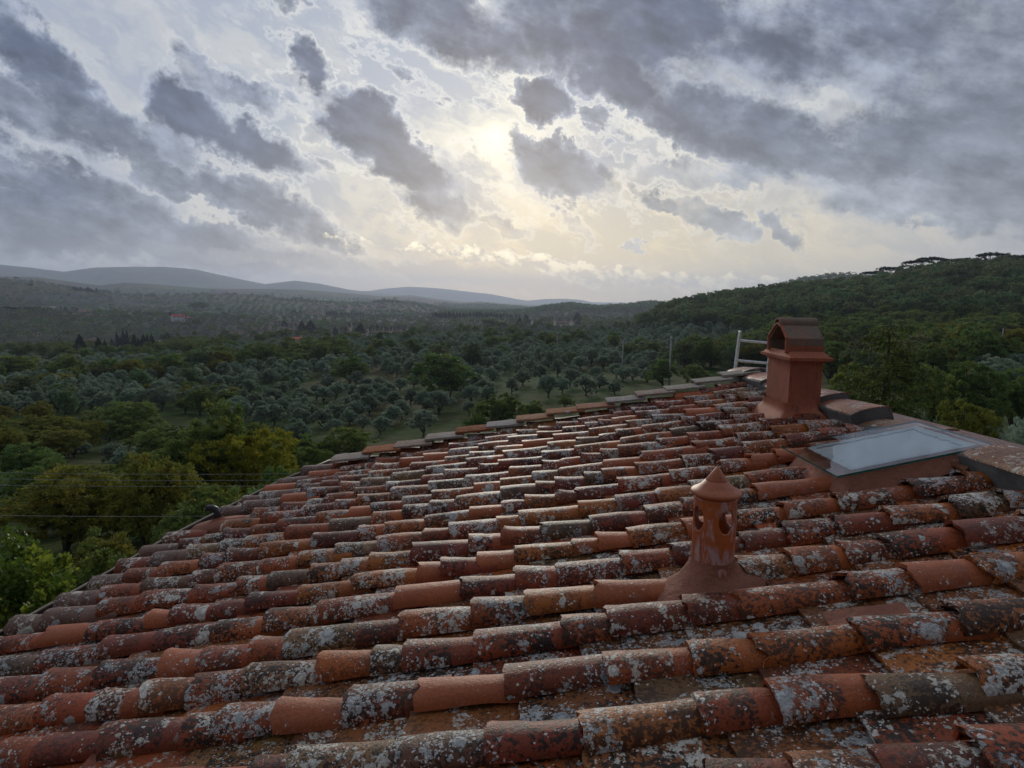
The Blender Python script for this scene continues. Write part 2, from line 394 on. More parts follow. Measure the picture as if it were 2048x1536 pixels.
M_WALL = plaster_material('ochre_house_render', (.42, .33, .22), (.36, .28, .19), .9, .4, False, .01)
def weather(m, soot=.5, sc=1.0):
    t = NT(m.node_tree); b = t.n['Principled BSDF']; src = b.inputs['Base Color'].links[0].from_socket
    P = t.new('ShaderNodeTexCoord').outputs['Object']; q = t.v('MULTIPLY', P, (1, 1, .10))
    s1 = t.noise(q, 34*sc, 5, .65); s2 = t.noise(t.v('ADD', P, (3, 3, 3)), 9*sc, 5, .65)
    c = t.mix(t.m('MULTIPLY', t.m('MULTIPLY', t.ss(s1, .50, .68), t.ss(s2, .42, .62)), soot), src, (.06, .035, .025))
    s3 = t.noise(t.v('ADD', q, (7, 1, 2)), 26*sc, 5, .65); s4 = t.noise(t.v('ADD', P, (8, 3, 3)), 12*sc, 5, .7)
    c = t.mix(t.m('MULTIPLY', t.m('MULTIPLY', t.ss(s3, .52, .70), t.ss(s4, .50, .66)), .30), c, (.48, .33, .26))
    t.put(b.inputs['Base Color'], c)
weather(M_CHIM, .6); weather(M_COWL, .8, 2); weather(M_MORT, .35, 2)
def simple(name, col, rough=.6, metal=0.0, **kw):
    m, t, b = new_mat(name); P = t.new('ShaderNodeTexCoord').outputs['Object']
    t.put(b.inputs['Base Color'], t.v('SCALE', t.mix(0, (*col,), (*col,)), t.ss(t.noise(P, 40, 4), .3, .7, .8, 1.15)))
    b.inputs['Roughness'].default_value = rough; b.inputs['Metallic'].default_value = metal
    for k, v in kw.items(): b.inputs[k.replace('_', ' ')].default_value = v
    return m
M_ALU = simple('brushed_aluminium', (.72, .73, .75), .45, .35)
M_PIPE = simple('black_plastic', (.018, .02, .024), .35)
M_GUT = simple('painted_gutter', (.33, .27, .21), .5)
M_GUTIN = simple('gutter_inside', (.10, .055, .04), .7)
# ================================================================== roof frame: u up the slope, v away from the camera, w above the plane
def toW(c): return c[0]*RT + c[1]*UP + c[2]*FW
D1 = toW((1, .193, -.052)); D1 /= np.linalg.norm(D1)
D2 = np.cross([0, 0, 1.0], D1); D2 /= np.linalg.norm(D2)
NN = np.cross(D1, D2)
if NN[2] < 0: NN = -NN
HN = toW((0, -1.15, 0)) @ NN
def RW(u, v, w=0.0):
    u = np.asarray(u, float); v = np.asarray(v, float); w = np.asarray(w, float)
    return u[..., None]*D1 + v[..., None]*D2 + (w+HN)[..., None]*NN
def uv_of(x, y, w=0.0):
    d = ray(x, y); tt = (HN+w)/(d @ NN); p = d*tt
    return p @ D1, p @ D2
UR = float(np.mean([uv_of(x, y, .065)[0] for x, y in ((1530, 782), (1680, 846), (1760, 868), (1960, 946))]))                                         # where the cover tiles meet the ridge
_ev = np.array([uv_of(x, y, .02) for x, y in ((0, 1265), (195, 1158), (340, 1073), (450, 1017), (560, 962), (664, 920))])
print('eave', _ev, 'UR', UR)
def eave_u(v): return np.interp(v, [-3, *_ev[:, 1], 7], [_ev[0, 0]-.35, *(_ev[:, 0]+.03), _ev[-1, 0]+.15])
def row_v(v0, u): return v0 + u*np.interp(v0, [1.5, 6.1], [-.05, .075])
GABLE = float(uv_of(990, 850, .09)[1])+.02
house = empty('farmhouse', tuple(RW(0, 2, -1.0)), 0.0, 'ochre farmhouse under an old lichen-covered terracotta tile roof, seen from above', 'house')
MB_loc = house
def arc_tile(mb, u0, L, v, r0, r1, h0, h1, w0, w1, yaw=0, roll=0, tint=(.3, .1, .06), tp=(.5, .5, .5), expo=1.0, NL=7, NA=11, th=.012, seed=0, crook=0.0, half=pi):
    """a tapered half-round tile lying along u"""
    r = np.random.default_rng(seed)
    V = np.zeros((NL, 2*NA, 3)); al = np.zeros((NL, 2*NA))
    ph = np.linspace(0, pi, NA)
    e0 = r.normal(0, .004, 2*NA); e0[NA:] = e0[:NA][::-1]
    chip = r.random() < .45; cpos = r.integers(1, NA-1); 
    for i in range(NL):
        f = i/(NL-1); rr = r0+(r1-r0)*f; hh = h0+(h1-h0)*f; ww = w0+(w1-w0)*f
        bow = crook*(f-.5)**2*4
        for s_, (ro, k) in enumerate(((rr, 0), (rr-th, 1))):
            hh_ = hh-(th if k else 0)
            p = ph if not k else ph[::-1]
            vv = ro*np.cos(p); wz = hh_*np.sin(p)**.82
            uu = np.full(NA, u0+L*f)
            V[i, k*NA:(k+1)*NA, 0] = uu; V[i, k*NA:(k+1)*NA, 1] = vv; V[i, k*NA:(k+1)*NA, 2] = wz
        if i in (0, NL-1):
            V[i, :, 0] += e0*(1 if i == 0 else -1)
            if chip and i == 0:
                d = np.abs(np.arange(NA)-cpos); c_ = np.where(d < 2, .018*(1-d/2.0), 0); V[i, :NA, 0] += c_; V[i, NA:, 0] += c_[::-1]
        al[i, :] = f/expo
        V[i, :, 2] += ww + bow
    X = V.reshape(-1, 3)
    nz = noise3(X + np.array([seed*1.7, 0, 0]), 22, 3)*.0032 + noise3(X + np.array([seed*1.1, 0, 0]), 60, 5)*.0014
    X[:, 2] += nz; X[:, 1] += nz*.6
    cy, sy = cos(yaw), sin(yaw); cr, sr = cos(roll), sin(roll)
    Y1 = X[:, 1]*cr - (X[:, 2]-w0)*sr; Z1 = X[:, 1]*sr + (X[:, 2]-w0)*cr + w0
    U1 = X[:, 0]-u0; Uo = U1*cy - Y1*sy + u0; Vo = U1*sy + Y1*cy + v
    P = RW(Uo, Vo, Z1)
    n = 2*NA; Fc = []
    for i in range(NL-1):
        for k in range(n):
            Fc.append((i*n+k, (i+1)*n+k, (i+1)*n+(k+1) % n, i*n+(k+1) % n))
    for base, fl in ((0, 0), ((NL-1)*n, 1)):
        for k in range(NA-1):
            q = (base+k, base+k+1, base+n-2-k, base+n-1-k)
            Fc.append(q if not fl else q[::-1])
    tpv = np.tile(np.array(tp, float), (len(P), 1)); tpv[:, 0] = al.reshape(-1)
    mb.add(P, Fc, tint=np.array(tint), tp=tpv)
TINTS = [((.33, .074, .021), .36), ((.225, .045, .019), .26), ((.39, .108, .020), .18), ((.40, .125, .034), .07), ((.28, .145, .065), .06), ((.14, .075, .042), .05), ((.44, .115, .030), .02)]
def pick_tint(r):
    c = TINTS[r.choice(len(TINTS), p=np.array([w for _, w in TINTS])/sum(w for _, w in TINTS))][0]
    return np.array(c)*r.uniform(.85, 1.15)*np.array([1, r.uniform(.9, 1.12), r.uniform(.88, 1.12)])
# footprints that carry no cover tiles (u0,u1,v0,v1)
gl = [uv_of(1563, 893, .16), uv_of(1674, 952, .16), uv_of(1987, 889, .10), uv_of(1844, 852, .10)]
print('glass uv', [tuple(round(float(a), 2) for a in p) for p in gl])
CU0, CV0 = uv_of(1650, 925, 0.05)
CURB = (CU0-.12, UR, 2.79, 3.30)
chimC = uv_of(1583, 842, .02)
CH = (float(chimC[0])-.035, float(chimC[0])+.171, float(chimC[1])+.0, float(chimC[1])+.39)
print('chimney', CH, 'curb', CURB)
VU, VV = uv_of(1421, 1182)
PU, PV = uv_of(431, 1062)
def blocked(u, v, L):
    for (a, b_, c, d) in (CURB, (CH[0], CH[1], CH[2], CH[3])):
        if u+L*.55 > a and u+L*.25 < b_ and c-.03 < v < d+.03: return True
    if -.17 < v-VV < .13 and u+L > VU-.09 and u < VU+.07: return True
    if abs(v-PV) < .12 and u+L > PU-.06 and u < PU+.12: return True
    return False
roof = mesh_obj('roof', *(lambda q: (q, [(0, 1, 2, 3), (7, 6, 5, 4), (0, 4, 5, 1), (1, 5, 6, 2), (2, 6, 7, 3), (3, 7, 4, 0)]))(
    np.vstack([RW([eave_u(-3)+.05, UR+.14, UR+.14, eave_u(6)+.06], [-3, -3, GABLE+.02, GABLE-.1], [-.03]*4), RW([eave_u(-3)+.05, UR+.14, UR+.14, eave_u(6)+.06], [-3, -3, GABLE+.02, GABLE-.1], [-.12]*4)]) - np.array(house.location)),
    simple('roof_underlay', (.06, .035, .025), .9), house)
def roof_part(mb, name, mat, smooth=True, sharp=50, parent=None): return mb.build(name, mat, parent or roof, smooth, sharp)
mb = MB(); pan = MB(); r = np.random.default_rng(11)
SP = .238
vrows = []
v0 = float(uv_of(990, 850, .09)[1])-.12
while v0 > -2.6:
    vrows.append(v0); v0 -= SP*r.uniform(.95, 1.05)
tid = 0
for ri, v0 in enumerate(vrows):
    near = v0 < 3.6
    NLn, NAn = (9, 13) if near else (5, 9)
    u = float(eave_u(v0)) + r.uniform(.02, .09)
    end = UR + .03
    rr_row = r.uniform(.92, 1.06)
    vo = 0.0
    while u < end - .05:
        ex = float(np.clip(r.normal(.215, .055), .11, .34)); L = ex + r.uniform(.06, .11)
        if u+ex > end: ex = end-u; L = ex+.02
        v = float(row_v(v0, u)) + vo; vo = .6*vo + r.normal(0, .006)
        tint = pick_tint(r); dirt = float(np.clip(r.normal(.92, .16), .45, 1.05))
        if r.random() < .07: tint = np.array([.42, .115, .042])*r.uniform(.85, 1.1); dirt = r.uniform(0, .15)
        if u < eave_u(v0)+.25 and r.random() < .5: tint = np.array([.19, .11, .08]); dirt = .45
        clean = r.random() < .42
        expo = (ex*(r.uniform(.68, .93) if clean else 1.6))/L
        if not blocked(u, v, L):
            k = r.uniform(.9, 1.06)*rr_row
            arc_tile(mb, u, L, v, .074*k, .058*k, .057*k, .044*k, .026+r.normal(0, .004), .006, r.normal(0, .028), r.normal(0, .05), tint, (0, dirt, r.random()), expo, NLn, NAn, .0125, tid, r.normal(0, .004))
        tid += 1; u += ex
    # flat pan tiles in the valley below this row
    u = float(eave_u(v0)) + .03 + r.uniform(0, .1)
    while u < end:
        ex = r.uniform(.26, .36); v = float(row_v(v0, u)) - SP*.5
        if not (CURB[0] < u+ex*.5 and CURB[2] < v < CURB[3]):
            tint = pick_tint(r)*np.array([1.15, 1.12, .8]) if r.random() < .55 else np.array([.34, .12, .035])*r.uniform(.6, 1.0)
            dirt = float(np.clip(r.normal(.95, .25), .2, 1.15))
            nU, nV = 5, 9; hw = SP*.5+.012
            uu, vv = np.meshgrid(np.linspace(0, ex+.05, nU), np.linspace(-1, 1, nV), indexing='ij')
            ww = .020*(1-uu/(ex+.05)) + .016*np.abs(vv)**3 + r.normal(0, .002) + .004*vv*r.normal()
            top = np.stack([u+uu, v+vv*hw*(1-.06*uu/ex), ww], -1).reshape(-1, 3)
            top[:, 2] += noise3(top+tid, 25, 9)*.0016; top[:nV, 0] += r.normal(0, .002, nV) + noise3(top[:nV]+tid*3, 14, 2)*.006
            bot = top.copy(); bot[:, 2] -= .014
            A = np.vstack([top, bot]); P = RW(A[:, 0], A[:, 1], A[:, 2]); n = nU*nV; Fc = []
            for i in range(nU-1):
                for j in range(nV-1):
                    a0 = i*nV+j; Fc.append((a0, a0+nV, a0+nV+1, a0+1))
            for j in range(nV-1): Fc.append((j+1, n+j+1, n+j, j))
            for i in range(nU-1):
                Fc.append((i*nV, n+i*nV, n+(i+1)*nV, (i+1)*nV)); Fc.append(((i+1)*nV+nV-1, n+(i+1)*nV+nV-1, n+i*nV+nV-1, i*nV+nV-1))
            tpv = np.zeros((len(P), 3)); tpv[:, 0] = .5; tpv[:, 1] = dirt; tpv[:, 2] = r.random()
            pan.add(P, Fc, tint=np.clip(tint, 0, 1), tp=tpv)
        tid += 1; u += ex
roof_part(mb, 'curved_tile_courses', M_TILE)
roof_part(pan, 'flat_pan_tiles', M_PAN)
_vg = np.array([uv_of(x, y, .115) for x, y in ((664, 917), (717, 905), (850, 876), (990, 846), (1202, 804), (1315, 780), (1440, 750))]); print('verge', _vg)
# verge: overlapping flat tiles along the far gable edge
u = float(_vg[0, 0])+.02; k = 0
VT = [(.52, .47, .42), (.50, .20, .10), (.45, .36, .30), (.50, .44, .38), (.36, .13, .06), (.50, .47, .44), (.48, .28, .17), (.46, .24, .13), (.47, .25, .16), (.44, .41, .39), (.46, .37, .31), (.48, .44, .38), (.45, .42, .36), (.46, .44, .37), (.4, .3, .2)]
while u < UR+.02:
    mbv = MB(); ex = .265; L = ex+.06
    uu, vv = np.meshgrid(np.linspace(0, L, 6), np.linspace(-.12, .10, 7), indexing='ij')
    ww = .105 + .030*(1-uu/L) - .55*np.abs(vv)**2 + .006*np.sin(k*2.1) 
    vc = float(np.interp(u, _vg[:, 0], _vg[:, 1]))
    top = np.stack([u+uu, vc-.02+vv+r.normal(0, .006), ww], -1).reshape(-1, 3); top[:, 2] += noise3(top+k, 20, 4)*.003
    bot = top.copy(); bot[:, 2] -= .017; A = np.vstack([top, bot]); n = 42; Fc = []
    for i in range(5):
        for j in range(6): a0 = i*7+j; Fc += [(a0, a0+7, a0+8, a0+1), (n+a0+1, n+a0+8, n+a0+7, n+a0)]
    for j in range(6): Fc += [(j+1, n+j+1, n+j, j), (35+j, n+35+j, n+36+j, 36+j)]
    for i in range(5): Fc += [(i*7, n+i*7, n+i*7+7, i*7+7), (i*7+13, n+i*7+13, n+i*7+6, i*7+6)]
    tpv = np.zeros((2*n, 3)); tpv[:, 0] = .5; tpv[:, 1] = .25; tpv[:, 2] = r.random()
    mbv.add(RW(A[:, 0], A[:, 1], A[:, 2]), Fc, tint=np.array(VT[k % len(VT)])*.85, tp=tpv)
    o = roof_part(mbv, 'verge_tile', M_VERGE)
    u += ex; k += 1
# ridge: half-round tiles on a cement bed, each lapping the next
vv0 = 6.20; k = 0
RT_T = [(.34, .18, .11), (.40, .15, .08), (.42, .14, .07), (.40, .16, .08), (.42, .20, .11), (.44, .33, .24), (.30, .17, .10), (.34, .20, .11), (.42, .20, .10), (.36, .17, .09), (.40, .16, .08)]
while vv0 > -2.6:
    L = .50 if k else .40
    mr = MB(); rr = .120; NL, NA = 6, 13; rs = np.random.default_rng(50+k)
    V = []; rise = .0; wb = (.015 if (vv0-L < 3.42 and vv0 > 2.85) else .070 if vv0 > 2.85 else .090)+rs.normal(0, .006); tp_ = []
    yaw = rs.normal(0, .04); dz = .032
    for i in range(NL):
        f = i/(NL-1); ra = rr*(1-.10*f); 
        for kk in (0, 1):
            th = np.linspace(0, pi, NA) if not kk else np.linspace(pi, 0, NA)
            x = (ra-(.012 if kk else 0))*np.cos(th); z = (rise+.026-(.014 if kk else 0))*np.sin(th)**.9
            vpos = vv0 - L*1.08*(1-f)                     # f=0 is the near, wide, raised end
            for a_, b_ in zip(x, z): V.append((UR+.15+a_+yaw*(vpos-vv0), vpos + (rs.normal(0, .003) if f in (0, 1) else 0), wb+b_+dz*(1-f)))
    V = np.array(V); V[:, 2] += noise3(V+k, 16, 3)*.004
    n = 2*NA; Fc = [(i*n+q, i*n+(q+1) % n, (i+1)*n+(q+1) % n, (i+1)*n+q) for i in range(NL-1) for q in range(n)]
    for base, fl in ((0, 1), ((NL-1)*n, 0)):
        for q in range(NA-1):
            f4 = (base+q, base+q+1, base+n-2-q, base+n-1-q); Fc.append(f4 if fl else f4[::-1])
    tpv = np.zeros((len(V), 3)); tpv[:, 0] = .5; tpv[:, 1] = .5; tpv[:, 2] = rs.random()
    rz = RW(V[:, 0], V[:, 1], V[:, 2])
    mr.add(rz, Fc, tint=np.array(RT_T[k % len(RT_T)])*np.array([.95, .68, .5]), tp=tpv)
    rt = roof_part(mr, 'ridge_tile', M_TILE)
    # the cement that fills and beds it
    mc = MB(); va, vb = vv0-L*1.08-.004, vv0+.02
    C = []
    for vp, lift in ((va, dz), (vb, 0)):
        for th in np.linspace(0, pi, 11): C.append((UR+.15+(rr-.007)*cos(th)*1.0, vp, wb+lift+(rise+.021)*sin(th)**.9))
        C.append((UR+.045, vp, -.02)); C.append((UR+.28, vp, -.02))
    C = np.array(C); C[:, 0] += noise3(C+k, 14, 8)*.006
    n = 13; order = list(range(11))+[11, 12]
    Fc = [(q, (q+1) % n, n+(q+1) % n, n+q) for q in range(n)] + [tuple(range(n-1, -1, -1)), tuple(range(n, 2*n))]
    mc.add(RW(C[:, 0], C[:, 1], C[:, 2]), Fc)
    roof_part(mc, 'cement_bed', M_CEM, False, None)
    vv0 -= L; k += 1
# back slope and house body
NB = NN.copy(); e = RW(UR+.29, 0, .03)
back = MB(); A0 = RW(UR+.16, -3, .05); A1 = RW(UR+.16, GABLE+.05, .05); dn_ = np.array([D2[1], -D2[0], 0]); dn_ = dn_/np.linalg.norm(dn_)
B0 = A0+dn_*4.2+np.array([0, 0, -.98]); B1 = A1+dn_*4.2+np.array([0, 0, -.98])
back.add(np.vstack([A0, A1, B1, B0, A0-(0, 0, .1), A1-(0, 0, .1), B1-(0, 0, .1), B0-(0, 0, .1)]), [(0, 3, 2, 1), (4, 5, 6, 7), (0, 1, 5, 4), (1, 2, 6, 5), (2, 3, 7, 6), (3, 0, 4, 7)], tint=np.array([.3, .1, .06]), tp=np.array([.5, .8, .3]))
back.build('back_slope', M_TILE, roof)
wl = MB(); GZ = -8.0
pl = [RW(eave_u(5.6)+.35, 5.75, -.13), RW(UR+.1, 5.85, -.13), B1-dn_*.35-D2*.3-np.array([0, 0, .14]), B0-dn_*.35+D2*.3-np.array([0, 0, .14]), RW(eave_u(-3)+.38, -2.7, -.13)]
Vw = np.array(pl+[np.array([p[0], p[1], GZ]) for p in pl]); Fc = [(i, (i+1) % 5, 5+(i+1) % 5, 5+i) for i in range(5)]
wl.add(Vw, Fc); wl.build('wall', M_WALL, house)
# gutter along the eave
gt = MB(); gi = MB()
vs = np.linspace(-2.9, 5.86, 40)
lip = RW(eave_u(vs)-.03, vs, .02)
Lz = lip + np.array([0, 0, .0]); 
prof = [(-.0, .0), (-.010, -.05), (.03, -.085), (.075, -.085), (.105, -.05)]
out_d = -dn_
def gprof(prof, off=0): return [lip + (-out_d)[None, :]*a + np.array([0, 0, b_])[None, :] for a, b_ in prof]
R_ = gprof(prof); m_ = len(vs)
V = np.vstack(R_); Fc = [(i*m_+j, i*m_+j+1, (i+1)*m_+j+1, (i+1)*m_+j) for i in range(4) for j in range(m_-1)]
gi.add(V, Fc)
gut = gi.build('gutter', M_GUTIN, roof, True)
sm = gut.modifiers.new('thick', 'SOLIDIFY'); sm.thickness = .003; sm.offset = 0
gt.tube(lip+np.array([0, 0, .004]), .0085, 8); gt.build('gutter_lip', M_GUT, gut, True)
# small rear gable trim seen left of the first verge tile
# ================================================================== chimney
zc = RW(CH[0], CH[2], 0); chim = MB()
cx = (CH[0]+CH[1])/2; cy = (CH[2]+CH[3])/2; cb = RW(cx, cy, 0)
ax = np.array([D1[0], D1[1], 0]); ax /= np.linalg.norm(ax); ay = D2.copy(); az_ = np.array([0, 0, 1.0])
def CP(a, b_, z): return cb + a*ax + b_*ay + z*az_
def zat(px, py, a, b_):
    d = ray(px, py); p = cb+a*ax+b_*ay; tt = (p @ FW)/(d @ FW)
    return (d*tt)[2]-cb[2]
hx, hy = .103, .195
zl = zat(1600, 724, -hx, -hy); ztop = zat(1600, 645, 0, -.07)
print('chimney heights', zl, ztop, 'near edge', proj(CP(-hx, -hy, 0)), proj(CP(hx, -hy, 0)), proj(CP(-hx, hy, 0)), proj(CP(-hx, -hy, zl)))
def ring(a, b_, z, nn=9, jit=0, seed=0):
    pts = []; e_ = np.linspace(-1, 1, nn)[:-1]
    for q in e_: pts.append((q*a, -b_))
    for q in e_: pts.append((a, q*b_))
    for q in e_: pts.append((-q*a, b_))
    for q in e_: pts.append((-a, -q*b_))
    P = np.array([CP(x, y, z) for x, y in pts])
    if jit: P += (noise3(P, 14, seed)*jit)[:, None]*np.array([1, 1, .6])
    return P
R1 = [ring(hx*1.01, hy*1.01, -.08), ring(hx, hy, .0, 9, .001), ring(hx, hy, .12, 9, .001), ring(hx*.995, hy*.995, zl, 9, .001)]
m_ = len(R1[0])
chim.add(np.vstack(R1), [(i*m_+j, i*m_+(j+1) % m_, (i+1)*m_+(j+1) % m_, (i+1)*m_+j) for i in range(3) for j in range(m_)])
chimney = chim.build('chimney', M_CHIM, house, True, 30)
ld = MB()
for (a, z0, z1, jt) in ((1.10, 0, .018, .001), (1.33, .018, .036, .003)):
    for zz in (z0, z1): pass
    A = ring(hx*a, hy*a, zl+z0, 9, jt, 2); B = ring(hx*a*1.01, hy*a*1.01, zl+z1, 9, jt, 3)
    T = ring(hx*.9, hy*.9, zl+z1+.006, 9)
    Bo = ring(hx*.9, hy*.9, zl+z0, 9)
    ld.add(np.vstack([Bo, A, B, T]), [(i*m_+j, i*m_+(j+1) % m_, (i+1)*m_+(j+1) % m_, (i+1)*m_+j) for i in range(3) for j in range(m_)])
Z2 = zl+.036
T1 = ring(hx*1.25, hy*1.25, Z2, 9, .003, 5); T2 = ring(hx*1.02, hy*.98, Z2+.035, 9, .002, 6)
ld.add(np.vstack([T1, T2]), [(j, (j+1) % m_, m_+(j+1) % m_, m_+j) for j in range(m_)])
ld.build('ledge', M_CHIM, chimney, True, 35)
# cowl: a little tiled tent open at both ends, ridge along u
cw = MB(); Z3 = Z2+.02; hw_ = .165; H1 = ztop-Z3
prof = [(-hw_, 0), (-hw_*1.0, H1*.50), (-hw_*.36, H1*.90), (0, H1*1.0), (hw_*.36, H1*.90), (hw_, H1*.50), (hw_, 0)]
def tent(prof, thick, x0, x1, mbx):
    P = np.array(prof); c = np.array([0, H1*.35]); I = P.copy()
    I[:, 0] *= (hw_-thick)/hw_; I[:, 1] = np.where(P[:, 1] > 0, P[:, 1]-thick*1.2, 0)
    n = len(P); V = []
    for x in (x0, x1):
        V += [CP(x, a, Z3+b_) for a, b_ in P]; V += [CP(x, a, Z3+b_) for a, b_ in I]
    Fc = []
    for i in range(n-1):
        Fc += [(i, i+1, 2*n+i+1, 2*n+i), (n+i+1, n+i, 3*n+i, 3*n+i+1), (i+1, i, n+i, n+i+1), (2*n+i, 2*n+i+1, 3*n+i+1, 3*n+i)]
    mbx.add(V, Fc)
tent(prof, .020, -.118, .112, cw)
cwo = cw.build('cowl', M_COWL, chimney); bv = cwo.modifiers.new('b', 'BEVEL'); bv.width = .004; bv.segments = 2
cf = MB()                                   # red mortar frame round the opening and foot of the cowl
for (a0, b0), (a1, b1) in zip(prof[:-1], prof[1:]):
    p0 = CP(-.120, a0*.96, Z3+b0*.97); p1 = CP(-.120, a1*.96, Z3+b1*.97); cf.tube([p0, (p0+p1)/2, p1], .011, 6)
cf.box(CP(-.005, -hw_-.003, Z3+.025), (.235, .012, .05), np.array([ax, ay, az_]).T)
cf.build('cowl_rim', M_CHIM, cwo, True, 50)
cr = MB()
ph = np.linspace(-.15, pi+.15, 10); V = []
for x in (-.13, -.02, .12):
    V += [CP(x, -.052*cos(p), Z3+H1*.90+.012+.040*sin(p)) for p in ph]; V += [CP(x, -.042*cos(p), Z3+H1*.90+.004+.036*sin(p)) for p in ph[::-1]]
n = 20; Fc = [(i*n+q, i*n+(q+1) % n, (i+1)*n+(q+1) % n, (i+1)*n+q) for i in range(2) for q in range(n)]
for base, fl in ((0, 1), (2*n, 0)):
    for q in range(9): f4 = (base+q, base+q+1, base+n-2-q, base+n-1-q); Fc.append(f4 if fl else f4[::-1])
cr.add(V, Fc); cr.build('ridge_cap', M_COWL, cwo, True, 50)
# mortar flare round the chimney foot, following the tiles
fl = MB(); rings = []
for q, (g, zz) in enumerate(((1.012, .085), (1.03, .055), (1.09, .025), (1.25, .0), (1.5, -.02), (1.7, -.07))):
    P = ring(hx*g, hy*g, 0, 9); d = P-cb; uo = d @ D1; vo_ = d @ D2
    side_ = np.where(uo < 0, 1.25, .75) if q > 2 else 1
    P = np.array([RW(cx+a*sd_, cy+b_, 0.06+zz*1.0) for a, b_, sd_ in zip(uo, vo_, np.broadcast_to(side_, uo.shape))])
    P += (noise3(P, 18, 7)*.008*(q > 1)+noise3(P, 7, 9)*.02*(q > 2))[:, None]*np.array([1, 1, .7])
    rings.append(P)
fl.add(np.vstack(rings), [(i*m_+(j+1) % m_, i*m_+j, (i+1)*m_+j, (i+1)*m_+(j+1) % m_) for i in range(5) for j in range(m_)])
fo = fl.build('mortar_base', M_CHIM, chimney, True); sb = fo.modifiers.new('s', 'SUBSURF'); sb.levels = sb.render_levels = 2
# ================================================================== round terracotta vent
vb = RW(VU, VV, 0); zb = .105; RV = .071
def VP(x, y, z): return vb+np.array([x, y, z])
def zv(px, py): d = ray(px, py); tt = (vb @ FW)/(d @ FW); return (d*tt)[2]-vb[2]
zA, zB, zC = zv(1421, 1116), zv(1428, 984), zv(1430, 926)
print('vent z', zA, zB, zC)
HV = zB-zA; NTH, NZ = 96, 44
th = np.linspace(0, 2*pi, NTH, endpoint=False); zz = np.linspace(zA-.04, zB, NZ)
TH, ZZ = np.meshgrid(th, zz, indexing='ij')
holes = [(radians(a), zB-.072) for a in (-72, 18, 108, 198)]
rz_, rt_ = .042, .030
TH2 = TH.copy(); ZZ2 = ZZ.copy(); gone = np.zeros((NTH, NZ-1), bool)
for ht, hz in holes:
    dth = (TH-ht+pi) % (2*pi)-pi; a = dth*RV/rt_; c = (ZZ-hz)/rz_; d = np.sqrt(a*a+c*c)
    mid = (d+np.roll(d, -1, 0)); mid = (mid[:, :-1]+mid[:, 1:])/4; gone |= mid < 1
    near_ = (d > .68) & (d < 1.12); sc_ = np.where(near_, 1/np.maximum(d, .01), 1)
    kb = np.zeros_like(near_)
    g0 = mid < 1; st_ = np.stack([np.pad(g0, ((0, 0), (0, 1))), np.pad(g0, ((0, 0), (1, 0))), np.roll(np.pad(g0, ((0, 0), (0, 1))), 1, 0), np.roll(np.pad(g0, ((0, 0), (1, 0))), 1, 0)])
    rim = st_.any(0) & ~st_.all(0)
    TH2 = np.where(rim, ht+dth/np.maximum(d, .01), TH2); ZZ2 = np.where(rim, hz+(ZZ-hz)/np.maximum(d, .01), ZZ2)
prof_r = RV*(1+.035*np.clip((zA+.0-ZZ2)/.04, 0, 1)+.02*np.clip(1-(ZZ2-zA)/HV, 0, 1)+.010*(np.abs(ZZ2-(zB-.135)) < .004))
P = np.stack([prof_r*np.cos(TH2), prof_r*np.sin(TH2), ZZ2], -1)+vb
idx = np.arange(NTH*NZ).reshape(NTH, NZ); Fc = []
for i in range(NTH):
    i2 = (i+1) % NTH
    for j in range(NZ-1):
        if gone[i, j]: continue
        Fc.append((idx[i, j], idx[i2, j], idx[i2, j+1], idx[i, j+1]))
mv = MB(); mv.add(P.reshape(-1, 3), Fc)
vent = mv.build('vent_pipe', M_VENT, house, True); s_ = vent.modifiers.new('t', 'SOLIDIFY'); s_.thickness = .008; s_.offset = -1
bm_ = None
cp = MB(); cp.lathe([(.001, zC+.0), (.007, zC-.003), (.018, zC-.018), (.034, zC-.040), (.0345, zC-.0425), (.0360, zC-.0425), (.0362, zC-.045), (.0385, zC-.0455), (.053, zC-.062), (.070, zC-.073), (.082, zC-.079), (.0865, zC-.085), (.084, zC-.091), (.077, zC-.095), (.0725, zC-.099), (.066, zC-.10), (.03, zC-.085), (.001, zC-.08)], 48, vb)
cp.build('conical_cap', M_CAP, vent, True, 60)
mo = MB(); NTm = 56
pr = [(RV+.003, zA+.010, 0), (RV+.006, zA-.006, .2), (RV+.011, zA-.020, .5), (RV+.022, zA-.036, .8), (.106, zA-.052, 1), (.132, zA-.062, 1), (.158, zA-.080, 1), (.178, .012, 1), (.19, -.05, 1)]
V = []
for (rr, z, nzw) in pr:
    for k in range(NTm):
        a = 2*pi*k/NTm; g = 1+nzw*(.10*sin(2*a+.6)+.07*sin(3*a+2.0)+.05*sin(5*a))
        x, y = rr*g*cos(a), rr*g*sin(a)
        zz_ = z + (x*D1[2]/D1[0])*nzw*(1 if nzw == 1 else .6)
        V.append((x*(1+.14*nzw)+vb[0], y*(1-.10*nzw)+vb[1], zz_+vb[2]))
V = np.array(V); V += (noise3(V, 26, 12)*.004+noise3(V, 70, 13)*.0015)[:, None]*np.array([1, 1, 1])*np.repeat([p[2] for p in pr], NTm)[:, None]
n = NTm; mo.add(V, [(i*n+(k+1) % n, i*n+k, (i+1)*n+k, (i+1)*n+(k+1) % n) for i in range(len(pr)-1) for k in range(n)])
o = mo.build('mortar_base', M_MORT, vent, True); sb = o.modifiers.new('s', 'SUBSURF'); sb.levels = sb.render_levels = 2
su, sv = uv_of(1735, 1245, .03); ms_ = MB(); g_ = np.linspace(0, 1, 9); A_, B_ = np.meshgrid(g_, g_, indexing='ij')
